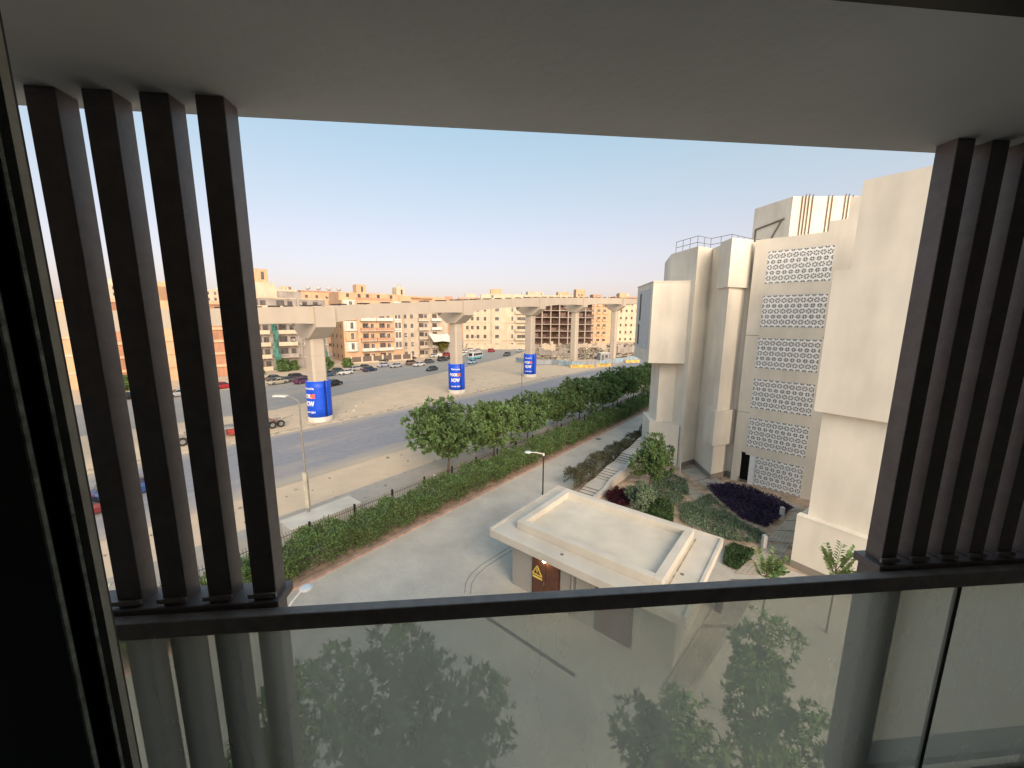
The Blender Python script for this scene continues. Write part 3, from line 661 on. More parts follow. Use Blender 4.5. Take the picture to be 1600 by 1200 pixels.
for a in ((i0, i1, j0, j0 + pw), (i0, i1, j1 - pw, j1), (i0, i0 + pw - .05, j0 + pw + .001, j1 - pw - .001), (i1 - pw, i1, j0 + pw + .001, j1 - pw - .001)):
    q = part('upstand', ub(MB(), *a, 3.461, 3.95), kc, rf); bevel(q, .015, 1)
part('roof_screed', ub(MB(), i0 + pw - .049, i1 - pw - .001, j0 + pw + .001, j1 - pw - .001, 3.461, 3.58), kroof, rf)
part('gutter_stain', ub(MB(), KU0 + 1.0, KU1 - .9, j0 - .17, j0 - .10, 3.4605, 3.465), mat('rust_stain', (0.45, 0.35, 0.25), 0.9, 0.3, 3), rf)
for uu, vv in ((15.9, 9.3), (22.3, 12.9), (18.2, 4.0)):
    part('roof_outlet', MB().tube(P(uu, vv, 3.461), P(uu, vv, 3.475), .09, .09, 10), edge_m, rf)
part('wall', ub(MB(), 16.15, 22.2, 3.6, 12.75, 0.0, 2.999), kw, ki)
part('dark_band', ub(MB(), 16.10, 22.25, 3.55, 12.8, 2.86, 2.93), edge_m, ki)  # dark strip round the top of the wall, just below the roof
brown = mat('brown_door', (0.115, 0.05, 0.032), 0.55, 0.15, 6, 0.1, 60)
fr_m = mat('door_frame_brown', (0.07, 0.032, 0.024), 0.6, 0.1, 6)
def kdoor(v0, v1):
    d = part('door', ub(MB(), 16.10, 16.149, v0, v1, 0.0, 2.45), fr_m, ki); m_ = (v0 + v1) / 2
    for a, b_ in ((v0 + .07, m_ - .012), (m_ + .012, v1 - .07)):
        part('door_leaf', ub(MB(), 16.075, 16.0995, a, b_, 0.05, 2.37), brown, d)
    part('door_handle', ub(MB(), 16.045, 16.0745, m_ + .05, m_ + .09, 1.0, 1.25), mat('steel', (0.5, 0.5, 0.5), 0.3, metal=1.0), d)
    return d
d1 = kdoor(9.5, 11.3); kdoor(5.5, 7.4)
part('downpipe', MB().tube(P(16.1, 8.75, 0), P(16.1, 8.75, 2.86), .05, .05, 8), kw, ki)
part('cabinet', ub(MB(), 16.05, 16.149, 7.75, 8.5, 0.2, 2.7), kw, ki)
yel = mat('yellow_print', (0.75, 0.55, 0.12), 0.6)
def on_front(poly, v0, z0, s, u_=16.07): return MB().add([P(u_, v0 - x * s, z0 + y * s) for x, y in poly], [tuple(range(len(poly)))])
tri = MB(); tv, tz, ts = 10.95, 1.45, .62
for a, b_ in (((-.5, 0), (.5, 0)), ((.5, 0), (0, .87)), ((0, .87), (-.5, 0))):
    tri.obox(P(16.066, tv - (a[0] + b_[0]) / 2 * ts, tz + (a[1] + b_[1]) / 2 * ts), (P(0, -(b_[0] - a[0]) * ts / 2 * 1.06) + Vector((0, 0, (b_[1] - a[1]) * ts / 2 * 1.06))), (U * .006).to_3d(), Vector(P(0, (b_[1] - a[1]) * .035)) + Vector((0, 0, (b_[0] - a[0]) * .035)))
part('warning_triangle', tri, yel, d1)
part('warning_bolt', on_front([(-.05, .62), (.08, .62), (.02, .42), (.13, .42), (-.08, .08), (-.02, .32), (-.12, .32)], tv, tz, ts), yel, d1)
part('warning_plate', ub(MB(), 16.064, 16.0745, tv - .34, tv + .30, tz - .22, tz - .10), yel, d1)
lampm = emit_mat('lit_globe', (1.0, 0.74, 0.36), 14)
kl = thing('wall_lamp', 'small lit globe lamp over the brown kiosk door', 'lamp', P(16.0, 10.42, 2.62))
part('globe', MB().sphere(P(15.98, 10.42, 2.60), .13, 14, 9), lampm, kl, True)
part('base', ub(MB(), 16.05, 16.149, 10.34, 10.50, 2.52, 2.68), fr_m, kl)
hr2 = thing('hose_reel', 'dark hose reel behind the right corner of the kiosk', 'hose reel', P(21.6, 3.1))
mb = MB(); hc = P(21.6, 2.75, .75)
for k in range(20):
    a0, a1 = 2 * math.pi * k / 20, 2 * math.pi * (k + 1) / 20
    mb.tube(hc + (U * .55 * math.cos(a0)).to_3d() + Vector((0, 0, .55 * math.sin(a0))), hc + (U * .55 * math.cos(a1)).to_3d() + Vector((0, 0, .55 * math.sin(a1))), .05, .05, 6)
part('ring', mb, mat('brown_steel', (0.09, 0.055, 0.04), 0.5, 0.2, 4, metal=.5), hr2)
part('stand', ub(MB(), 21.3, 21.9, 2.6, 2.9, 0, .7), MATS['brown_steel'], hr2)
# drain channel and curved channel in the paving
mb = MB(); a, b_ = G(757, 962), G(898, 1056); d = (b_ - a).normalized(); n_ = Vector((-d.y, d.x, 0))
mb.obox((a + b_) / 2 + Vector((0, 0, .006)), (b_ - a) / 2, n_ * .09, (0, 0, .006)); struct('drain_channel', mb, mat('drain_grate', (0.09, 0.085, 0.08), 0.8, 0.2, 8))
ch_m = mat('channel_stone', (0.27, 0.255, 0.23), 0.9, 0.15, 3)
arc = [(800, 853), (775, 868), (750, 884), (736, 897), (728, 910), (726, 926)]
for off in (0, 9):
    mb = MB(); pts = [G(x + off, y + off * .2) for x, y in arc]
    for a, b_ in zip(pts[:-1], pts[1:]):
        d = (b_ - a).normalized(); n_ = Vector((-d.y, d.x, 0)); mb.obox((a + b_) / 2 + Vector((0, 0, .005)), (b_ - a) / 2, n_ * .022, (0, 0, .005))
    struct('paving_channel', mb, ch_m)
for k, (x, y) in enumerate(((894, 738), (935, 686))):
    c = G(x, y); mb = MB(); mb.tube(c, c + Vector((0, 0, .012)), .36, .36, 18)
    single('manhole_cover', mb, mat('cast_iron', (0.13, 0.125, 0.12), 0.7, 0.2, 10), ['round manhole cover in the site road near the kiosk', 'round manhole cover in the site road farther from the kiosk'][k], 'manhole cover', c, 'manhole covers')

# ================================================================== FENCE, HEDGES, TREES
random.seed(21)
black_m = mat('black_fence_metal', (0.02, 0.02, 0.022), 0.5, 0.1, 8)
fe = thing('boundary_fence', 'black wire mesh fence with posts behind the long hedge', 'fence', P(14, 25.0))
fu = [-12 + 3.15 * k for k in range(34)]
for k, u in enumerate(fu):
    part('post', ub(MB(), u - .06, u + .06, 24.94, 25.06, 0, 2.25), black_m, fe)
    if k == len(fu) - 1: break
    mb = MB(); n_ = 20
    for j in range(1, n_):
        uu = u + 3.15 * j / n_; mb.tube(P(uu, 25, .1), P(uu, 25, 1.95), .012, .012, 3, cap=False); mb.tube(P(uu, 25, 1.95), P(uu, 25.12, 2.1), .012, .012, 3, cap=False)
    for z in (.15, 1.0, 1.9): mb.tube(P(u + .06, 25, z), P(u + 3.09, 25, z), .018, .018, 4)
    part('wire_panel', mb, black_m, fe, kind='stuff')

def hedge(name, label, u0, u1, v0, v1, h, dens, ln, m, stem=True, hvar=.25, gap=0.0):
    t = thing(name, label, 'hedge', P((u0 + u1) / 2, (v0 + v1) / 2)); mb = MB(); L_ = u1 - u0
    ph = [random.uniform(0, 6.28) for _ in range(6)]
    def hh(u): return h * (1 + hvar * (.4 * math.sin(u * 1.3 + ph[0]) + .35 * math.sin(u * 3.1 + ph[1]) + .25 * math.sin(u * .45 + ph[2])))
    for k in range(int(L_ * dens)):
        u = u0 + L_ * random.random() ** 1.12; H_ = hh(u); vm = (v0 + v1) / 2; hw = (v1 - v0) / 2 * (.85 + .15 * math.sin(u * 2.3 + ph[3]))
        q = random.random()
        if q < .45: v = vm + random.uniform(-1, 1) * hw; z = H_ * random.uniform(.82, 1.05)
        elif q < .9: v = vm - hw * random.uniform(.7, 1.05); z = H_ * (.16 + .84 * random.random() ** .7)
        else: v = vm + hw * random.uniform(.7, 1.0); z = H_ * random.uniform(.3, 1)
        d = (rvec() + Vector((0, 0, .7)) - (V * .3).to_3d()).normalized()
        p = P(u, v, z)
        for r_ in range(2): leaf(mb, p + rvec() * ln * .5, (d + rvec() * .6).normalized(), rvec(), ln * random.uniform(.7, 1.4), ln * .42)
    part('foliage', mb, m, t)
    if stem:
        sb = MB()
        for k in range(int(L_ * 4.5)):
            u = u0 + L_ * random.random(); v = v0 + .25 + random.random() * (v1 - v0 - .5); H_ = hh(u)
            sb.tube(P(u, v, 0), P(u + random.uniform(-.2, .2), v + random.uniform(-.2, .2), H_ * .8), .018, .008, 4, cap=False)
        part('stems', sb, bark, t, kind='stuff')
    return t
hedge('hedge', 'long loose green hedge in front of the black fence', -9, 82, 22.5, 24.85, 1.85, 640, .20, leaf_h, True, .3)
hedge('hedge', 'short dark olive hedge left of the garden steps', 29.0, 50, 15.8, 17.2, 1.7, 520, .15, leaf_o, False, .25)

def tree_proto(rx, rz, n, nl, ln, wd, h, r, spread, lobes=10):
    c = crown_mesh(rx, rz, n, nl, ln, wd, lobes); t = trunk_mesh(h, r, spread)
    return c, t
street = []
for s in range(3):
    random.seed(40 + s)
    c, t = tree_proto(3.5, 2.75, 1000, 13, .36, .17, 4.8, .12, 2.4, 16)
    street.append((c.mesh('crown', leaf_a), t.mesh('trunk', bark), 3.75))
def plant_tree(name, label, loc, kind, s, rz, group=None, sz=None, m=None):
    t = thing(name, label, 'tree', loc, rz, group); cm, tm, ch = kind
    o = link('crown', cm, t, (0, 0, ch)); link('trunk', tm, t); t.scale = (s, s, sz or s)
    if m: o.material_slots[0].link = 'OBJECT'; o.material_slots[0].material = m
    return t
ROW = [(24.8, 28.0, 1.14, 'nearest broad leafy tree of the street row behind the fence'), (31.4, 27.6, .92, 'second tree from the left in the street row behind the fence'),
       (38.2, 27.9, .98, 'third tree from the left in the street row behind the fence'), (45.0, 27.9, .86, 'fourth tree from the left in the street row behind the fence'),
       (51.5, 27.8, 1.0, 'fifth tree from the left in the street row behind the fence'), (58.5, 27.3, 1.04, 'sixth tree from the left in the street row behind the fence'),
       (65.5, 27.8, .98, 'seventh tree from the left in the street row behind the fence'), (73.0, 27.7, 1.0, 'eighth tree from the left in the street row, near the cream building'),
       (81.0, 27.7, 1.0, 'ninth tree of the street row, partly behind the projecting box'), (89, 27.7, 1.0, 'last tree of the street row, behind the projecting box')]
for k, (u, v, s, lab) in enumerate(ROW):
    plant_tree('street_tree', lab, P(u, v), street[k % 3], s, k * 2.1, 'street trees behind the fence', s * (1.02 + .06 * math.sin(k * 2.3)), [None, leaf_b, None, leaf_h, leaf_a, leaf_b][k % 6])

# trees below the balcony, seen through the glass and poking above the rail
random.seed(77)
c, t = tree_proto(1.9, 1.9, 520, 12, .22, .09, 5.2, .09, 1.4, 11); low1 = (c.mesh('crown', leaf_b), t.mesh('trunk', bark), 4.6)
c, t = tree_proto(1.7, 1.6, 420, 12, .24, .085, 4.6, .08, 1.3, 9); low2 = (c.mesh('crown', leaf_a), t.mesh('trunk', bark), 4.2)
def at_h(px, py, z): return G(px, py, z)
def lowtree(label, px, py, ztop, kind, s, rz, m=None):
    p = at_h(px, py, ztop); plant_tree('courtyard_tree', label, (p.x, p.y, 0), kind, s, rz, 'courtyard trees below the balcony', None, m)
lowtree('tall green courtyard tree through the glass, left of centre', 575, 990, 7.2, low1, 1.1, .3)
lowtree('bushy courtyard tree through the glass, right beside the tall one', 690, 1060, 5.9, low1, .95, 1.9)
lowtree('low courtyard tree through the glass behind the left fins', 400, 1120, 5.4, low2, .95, 4.0)
lowtree('round courtyard tree through the glass, right of centre', 1060, 1080, 5.8, low2, 1.0, .8)
lowtree('courtyard tree through the glass, beside the path posts', 1190, 960, 5.3, low2, .9, 2.4, leaf_b)
lowtree('dim courtyard tree low in the glass near the right fins', 1230, 1110, 5.0, low1, .85, 5.1)

def sprig_tree(label, px, py, ztop, s):
    """young tree with compound, finger-like leaves"""
    p = at_h(px, py, ztop); t = thing('young_tree', label, 'tree', (p.x, p.y, 0), group='young trees behind the handrail')
    tb, lf = MB(), MB(); random.seed(px)
    tb.path([Vector((0, 0, 0)), Vector((.05, 0, ztop * .5)), Vector((0, .05, ztop * .82))], [.05, .04, .025], 6)
    for i in range(16):
        a = random.uniform(0, 6.28); z0 = ztop * random.uniform(.70, .95); e = Vector((math.cos(a) * s * random.uniform(.5, 1), math.sin(a) * s * random.uniform(.5, 1), z0 + s * random.uniform(.0, .45)))
        b0 = Vector((0, .03, ztop * random.uniform(.6, .8))); tb.tube(b0, e, .014, .006, 4)
        for j in range(15):
            q = b0.lerp(e, .35 + .65 * j / 14); d = ((e - b0).normalized() * .4 + (e - b0).cross(Vector((0, 0, 1))).normalized() * (1 if j % 2 else -1) + Vector((0, 0, .1)) + rvec() * .2).normalized()
            leaf(lf, q, d, Vector((0, 0, 1)), .30 * s, .17 * s)
    link('trunk', tb.mesh('trunk', bark), t); link('crown', lf.mesh('crown', leaf_b), t)
sprig_tree('young tree with feathery leaves above the handrail, left of the two', 1203, 862, 4.4, .95)
sprig_tree('young tree with feathery leaves above the handrail, in front of the plinth', 1312, 858, 4.6, .9)

# ------------------------------------------------------------------ garden
random.seed(5)
def inside(p, poly):
    c = False; n_ = len(poly)
    for i in range(n_):
        a, b_ = poly[i], poly[(i + 1) % n_]
        if (a[1] > p[1]) != (b_[1] > p[1]) and p[0] < (b_[0] - a[0]) * (p[1] - a[1]) / (b_[1] - a[1]) + a[0]: c = not c
    return c
def cover(name, label, px, n, h, ln, wd, m, upb=1.2):
    poly = [G(*q) for q in px]; xs = [p.x for p in poly]; ys = [p.y for p in poly]; mb = MB(); k = 0
    c0 = Vector((sum(xs) / len(xs), sum(ys) / len(ys), 0))
    while k < n:
        p = Vector((random.uniform(min(xs), max(xs)), random.uniform(min(ys), max(ys)), 0))
        if not inside(p, poly): continue
        g = .55 + .45 * math.sin(p.x * 2.1) * math.sin(p.y * 1.7 + 1); k += 1
        if upb < 1 and random.random() > .25 + g + .3 * math.sin(p.x * .9 + p.y * 1.3): continue
        p.z = random.uniform(.02, h * max(.25, g))
        for r_ in range(2): leaf(mb, p, (rvec() + Vector((0, 0, upb))).normalized(), rvec(), ln * random.uniform(.6, 1.3), wd)
    return single(name, mb, m, label, 'ground cover', c0, None, 'stuff')
PURP = [(1104, 762), (1138, 758), (1180, 768), (1238, 794), (1222, 808), (1196, 826), (1160, 812), (1136, 794)]
cover('ground_cover', 'bed of dark purple foliage below the lattice wall', PURP, 5200, .42, .22, .08, leaf_p)
cover('ground_cover', 'patchy blue green ground cover in the middle of the garden', [(1060, 790), (1110, 775), (1150, 812), (1195, 836), (1190, 850), (1140, 846), (1090, 828), (1062, 815)], 5200, .22, .2, .07, leaf_t, .6)
cover('ground_cover', 'blue green ground cover behind the garden tree', [(1020, 745), (1040, 738), (1072, 752), (1076, 776), (1056, 790), (1020, 782)], 3800, .28, .2, .07, leaf_t, .6)
cover('ground_cover', 'dark green clipped patch beside the kiosk corner', [(1134, 858), (1146, 850), (1178, 862), (1172, 876), (1150, 892), (1130, 882)], 3000, .3, .16, .06, leaf_d)
cover('ground_cover', 'dark green low bush behind the kiosk roof', [(1004, 792), (1030, 785), (1052, 800), (1050, 820), (1020, 815), (1000, 808)], 3200, .75, .2, .08, leaf_d)
cover('ground_cover', 'maroon leaved shrub patch beside the garden steps', [(946, 780), (962, 768), (982, 772), (985, 790), (962, 796)], 1600, .7, .2, .09, leaf_r)
random.seed(60)
c, t = tree_proto(1.7, 2.1, 520, 12, .27, .12, 4.2, .08, 1.2, 9)
gt = at_h(1020, 682, 5.0); tr = thing('garden_tree', 'leafy garden tree between the steps and the cream building', 'tree', (gt.x, gt.y, 0))
link('crown', c.mesh('crown', leaf_a), tr, (0, 0, 2.7)); link('trunk', t.mesh('trunk', bark), tr); tr.scale = (1.1, 1.1, 1.12)
random.seed(61)
c, t = tree_proto(1.25, 1.2, 320, 12, .22, .1, 2.6, .06, .9, 7); gs = G(1000, 800)
tr = thing('garden_shrub', 'pale leafy shrub at the foot of the garden tree', 'shrub', (gs.x, gs.y, 0)); link('crown', c.mesh('crown', leaf_t), tr, (0, 0, 1.3)); link('stems', t.mesh('stems', bark), tr)

# stone slabs of the garden paths, each slab its own piece
def slabs(name, quad_px, nu, nv, z=.03, rag=.07):
    q = [G(*p) for p in quad_px]; base = MB().add([(p.x, p.y, .012) for p in ccw(q)], [(0, 1, 2, 3)])
    root = struct(name, base, mat('path_bedding', (0.27, 0.22, 0.17), 0.95, 0.2, 3))
    for i in range(nu):
        for j in range(nv):
            def bl(a, b_): return q[0].lerp(q[1], a).lerp(q[3].lerp(q[2], a), b_)
            s0 = [bl((i + a) / nu, (j + b_) / nv) for a, b_ in ((0, 0), (1, 0), (1, 1), (0, 1))]; c = sum(s0, Vector()) / 4
            s1 = [c + (p - c) * (1 - rag) for p in s0]; h_ = z + random.uniform(-.008, .012)
            mb = MB().prism([p[:2] for p in s1], 0.013, h_); part('paving_slab', mb, slab_stone, root)
slabs('footpath', [(1064, 735), (1085, 728), (1150, 765), (1118, 770)], 10, 2)
slabs('footpath', [(1134, 752), (1165, 758), (1262, 796), (1238, 800)], 12, 2)
slabs('footpath', [(1240, 800), (1258, 798), (1238, 850), (1196, 846)], 6, 3)
slabs('footpath', [(1196, 850), (1236, 850), (1200, 900), (1148, 896)], 6, 3)
slabs('footpath', [(1142, 905), (1196, 905), (1080, 1085), (1030, 1085)], 11, 2)
slabs('footpath', [(1062, 760), (1080, 762), (1108, 782), (1090, 786)], 5, 2)
wm = stain_mat('white_post', (0.62, 0.6, 0.56), 0.8, 0.1)
for k, (x, y, h) in enumerate(((1193, 856, .95), (1221, 808, .85))):
    c = G(x, y); mb = MB(); mb.box(c.x - .13, c.x + .13, c.y - .13, c.y + .13, 0, h)
    o = single('bollard', mb, wm, ['white square bollard beside the garden path, nearer of two', 'white square bollard at the purple bed, farther of two'][k], 'bollard', c, 'white garden bollards'); bevel(o, .02, 2)
for k, (x, y, h) in enumerate(((1062, 742, 2.0),)):
    c = G(x, y); mb = MB().tube(c, c + Vector((0, 0, h)), .05, .05, 8); single('bollard', mb, wm, 'thin pale post at the corner of the cream building', 'post', c)

# garden steps in flights between landings, climbing along the site road
st_m = stain_mat('step_stone', (0.50, 0.47, 0.42), 0.9, 0.15)
sp = thing('garden_steps', 'pale stone garden steps with landings beside the olive hedge', 'steps', P(30, 15))
u = 28.4; z = .06
for fl in range(4):
    for k in range(5):
        part('step', ub(MB(), u, u + .46, 14.1, 15.6, 0, z), st_m, sp); part('nosing', ub(MB(), u - .03, u - .001, 14.1, 15.6, z - .05, z - .005), edge_m, sp); u += .462; z += .085
    part('landing', ub(MB(), u, u + 1.9, 14.1, 15.6, 0, z - .04), st_m, sp); u += 1.902
mb = MB(); pts = [(28.0, 13.9, .25), (30.6, 13.75, .55), (32.4, 13.95, .75), (35.0, 13.8, 1.0), (37, 13.95, 1.2), (40, 13.85, 1.5), (44, 13.9, 1.9)]
for a, b_ in zip(pts[:-1], pts[1:]):
    vs = []
    for (uu, vv, zz) in (a, b_): vs += [P(uu, vv - .17, 0), P(uu, vv + .17, 0), P(uu, vv + .17, zz), P(uu, vv - .17, zz)]
    mb.add(vs, [(0, 1, 5, 4), (1, 2, 6, 5), (2, 3, 7, 6), (3, 0, 4, 7), (0, 3, 2, 1), (4, 5, 6, 7)])
part('parapet', mb, st_m, sp)

# ================================================================== LAMPS AND STREET FURNITURE
pole_m = mat('grey_pole', (0.26, 0.24, 0.22), 0.6, 0.1, 3)
lens_m = mat('lamp_lens', (0.55, 0.62, 0.68), 0.25, 0.05, 3, spec=.6)
whm = mat('lamp_white', (0.62, 0.61, 0.57), 0.5, 0.05, 3)
def garden_lamp(label, p, h, ad, al, rise, hr_):
    t = thing('garden_lamp', label, 'lamp', p, group='garden lamps along the site road'); ad = ad.to_3d(); top = p + Vector((0, 0, h))
    part('pole', MB().tube(p, top, .065, .05, 8), black_m, t); part('collar', MB().tube(top - Vector((0, 0, .1)), top + Vector((0, 0, .14)), .085, .085, 8), whm, t)
    e = top + ad * al + Vector((0, 0, rise)); part('arm', MB().path([top + Vector((0, 0, .05)), top.lerp(e, .5) + Vector((0, 0, .08)), e], [.05, .05, .045], 7), whm, t)
    hd = part('lamp_head', MB().sphere(e + ad * hr_ * .8, hr_, 16, 8, 0, .28), whm, t, True)
    part('lens', MB().sphere(e + ad * hr_ * .8 + Vector((0, 0, .035)), hr_ * .8, 16, 8, 0, .25), lens_m, hd, True)
garden_lamp('black garden lamp post with a white arm beside the kiosk roof', G(848, 773), 3.75, az(-78), 1.15, .12, .32)
lp = G(446, 958, 3.0); garden_lamp('garden lamp with a round head just above the handrail', Vector((lp.x, lp.y, 0)), 3.0, az(30), .75, .55, .30)
def street_lamp(label, p, h, ad, al, box=True):
    t = thing('street_lamp', label, 'street lamp', p, group='street lamps'); ad = ad.to_3d(); top = p + Vector((0, 0, h))
    part('pole', MB().path([p, p + Vector((0, 0, h * .45)), top], [.10, .08, .055], 10), pole_m, t)
    e = top + ad * al + Vector((0, 0, .35)); part('arm', MB().path([top, top.lerp(e, .5) + Vector((0, 0, .1)), e], [.05, .045, .04], 6), pole_m, t)
    hd = part('lamp_head', MB().obox(e + ad * .35, ad * .5, Vector((-ad.y, ad.x, 0)) * .2, (0, 0, .07)), whm, t); bevel(hd, .05, 3)
    part('lens', MB().obox(e + ad * .4 + Vector((0, 0, -.078)), ad * .3, Vector((-ad.y, ad.x, 0)) * .14, (0, 0, .012)), black_m, hd)
    if box:
        part('cabinet', MB().box(p.x - .14, p.x + .14, p.y - .13, p.y + .13, 1.5, 4.3), mat('cream_cabinet', (0.48, 0.44, 0.35), 0.7, .15, 2), t)
street_lamp('tall grey street lamp with a cream cabinet behind the planter wall', G(484, 822), 9.6, az(-85), 1.0)
street_lamp('thin street lamp pole standing in front of the third banner', G(815, 617), 9.0, az(-50), 1.2, False)
street_lamp('distant street lamp pole beside the blue site fence', G(957, 572), 9.5, az(-50), 1.2, False)
pl = thing('planter_wall', 'low pale concrete planter wall outside the fence', 'planter', P(12, 27.9))
plm = stain_mat('planter_concrete', (0.55, 0.52, 0.46), .9, .15)
part('wall', ub(MB(), 9.7, 14.7, 27.0, 27.2, 0, 1.05), plm, pl); part('wall', ub(MB(), 9.7, 14.7, 28.5, 28.7, 0, 1.05), plm, pl)
part('wall', ub(MB(), 9.7, 9.9, 27.201, 28.499, 0, 1.05), plm, pl); part('wall', ub(MB(), 14.5, 14.7, 27.201, 28.499, 0, 1.05), plm, pl)
part('cover_slab', ub(MB(), 9.6, 14.8, 26.9, 28.8, 1.051, 1.15), plm, pl)
# scattered litter and stones on the sand verge (too small to pick apart)
random.seed(9); mb = MB()
for k in range(380):
    u = random.uniform(-10, 90); v = random.choice((random.gauss(34.5, 1.6), random.gauss(57, 1.2), random.uniform(58, 75), random.gauss(30, 1))); p = P(u, v, 0); s = random.uniform(.03, .12) * (2.2 if random.random() < .06 else 1)
    mb.obox(p + Vector((0, 0, s * .3)), Vector((s, s * .3, 0)), Vector((-s * .3, s * .8, s * .1)), (0, 0, s * .35))
single('litter', mb, mat('litter_grey', (0.42, 0.38, 0.33), .9, .3, 2, island=.5), 'scattered stones and litter on the sandy verges', 'litter', (0, 0, 0), None, 'stuff')

# ================================================================== BUILDINGS ACROSS THE STREET
random.seed(31)
win_glass = mat('far_window_glass', (0.11, 0.10, 0.10), 0.2, 0.3, 0.6, spec=.6)  # pane colour lightened to stand in for distance haze
frame_w = mat('far_window_frame', (0.55, 0.50, 0.43), .8, .1, 2)
frame_d = mat('far_window_frame_dark', (0.16, 0.12, 0.10), .8, .1, 2)
def win_mesh(w_, h_, fm, t_=.12):
    mb = MB(); y0 = -.10
    mb.box(-w_ / 2, w_ / 2, y0 + .05, y0 + .06, 0, h_, 1)
    for a in ((-w_ / 2 - t_, -w_ / 2, -t_, h_ + t_), (w_ / 2, w_ / 2 + t_, -t_, h_ + t_), (-w_ / 2, w_ / 2, -t_, 0), (-w_ / 2, w_ / 2, h_, h_ + t_), (-.03, .03, 0, h_)): mb.box(a[0], a[1], y0, 0.0, a[2], a[3], 0)
    return mb.mesh('window', [fm, win_glass])
WN = {k: win_mesh(*a) for k, a in {'n': (1.1, 1.6, frame_w), 'd': (1.1, 1.6, frame_d), 't': (.9, 2.1, frame_w), 'w': (1.9, 1.7, frame_w), 's': (.8, 1.0, frame_d), 'p': (1.8, 2.4, frame_d)}.items()}
def proj_x(p):
    y = CP * p.y; x_ = F * p.x / y; return 800 + x_
def seg(xl, yl, a, xr):
    A = G(xl, yl); d = az(a); lo, hi = 0.0, 200.0
    for _ in range(50):
        m_ = (lo + hi) / 2; q = A.to_2d() + d * m_
        c = Vector((q.x, q.y)); yc = CP * c.y + SP * (EYE - 8); px = 800 + F * c.x / yc
        if px < xr: lo = m_
        else: hi = m_
    return A, lo
def zat(p, y):
    lo, hi = -5, 80
    for _ in range(40):
        m_ = (lo + hi) / 2; Z = m_ - EYE; yc = CP * p.y - SP * Z; zc = SP * p.y + CP * Z
        if 600 - F * zc / yc > y: lo = m_
        else: hi = m_
    return lo
AC = MB().box(-.42, .42, -.42, -.02, 0, .58).box(-.3, .1, -.43, -.4201, .08, .5, 1).mesh('air_conditioner', [mat('ac_white', (.55, .53, .5), .6), frame_d])
class Bld:
    def __init__(s, name, label, A, a, L, D, cat='building', group=None):
        s.t = thing(name, label, cat, (A.x, A.y, 0), rad(90 - a), group); s.L = L; s.D = D
    def box(s, nm, m, x0, x1, y0, y1, z0, z1, par=None):
        mb = MB().box(x0, x1, y0, y1, z0, z1); return link(nm, mb.mesh(nm, m), par or s.t)
    def win(s, k, x, z, y=0.0, face=0, nm='window'):
        if k in 'nds' and random.random() < .3: link('air_conditioner', AC, s.t, (x + random.choice((-1.25, 0)), y, z - random.choice((.75, .75, -.5))))
        o = link(nm, WN[k], s.t, (x, y, z) if not face else (y, x, z), 0 if not face else -math.pi / 2); return o
    def balcony(s, x0, x1, z, dep, mr, ms, y=0.0, h=1.0):
        b_ = s.box('balcony', ms, x0, x1, y - dep, y - .002, z - .18, z)
        s.box('balcony_rail', mr, x0, x1, y - dep, y - dep + .1, z + .001, z + h, b_); s.box('balcony_rail', mr, x0, x0 + .1, y - dep + .101, y - .003, z + .001, z + h, b_); s.box('balcony_rail', mr, x1 - .1, x1, y - dep + .101, y - .003, z + .001, z + h, b_)
        return b_
def tank(B_, x, y, z, r=.9):
    mb = MB(); mb.tube((x, y, z), (x, y, z + 1.3), r, r, 14); mb.sphere((x, y, z + 1.3), r, 14, 6, 0, .5); link('water_tank', mb.mesh('water_tank', MATS['tank']), B_.t)
mat('tank', (0.55, 0.5, 0.45), .6, .1, 2)
or_w = stain_mat('orange_render', (0.60, 0.39, 0.245), .9, .15, .2, 8); or_d = stain_mat('terracotta_render', (0.48, 0.28, 0.19), .9, .15, .2, 8)
cr_w = stain_mat('cream_render', (0.57, 0.48, 0.36), .9, .14, .2, 8); gy_w = stain_mat('grey_block', (0.34, 0.30, 0.27), .95, .3, .4, 5)
rd_w = stain_mat('red_brick_wall', (0.42, 0.22, 0.14), .95, .25, .4, 6); be_w = stain_mat('beige_render', (0.52, 0.43, 0.34), .9, .15, .2, 8); wh_t = stain_mat('white_trim', (0.66, 0.62, 0.56), .9, .12)
net_m = mat('green_net', (0.10, 0.26, 0.22), .9, .3, 1.0, trans=.2)

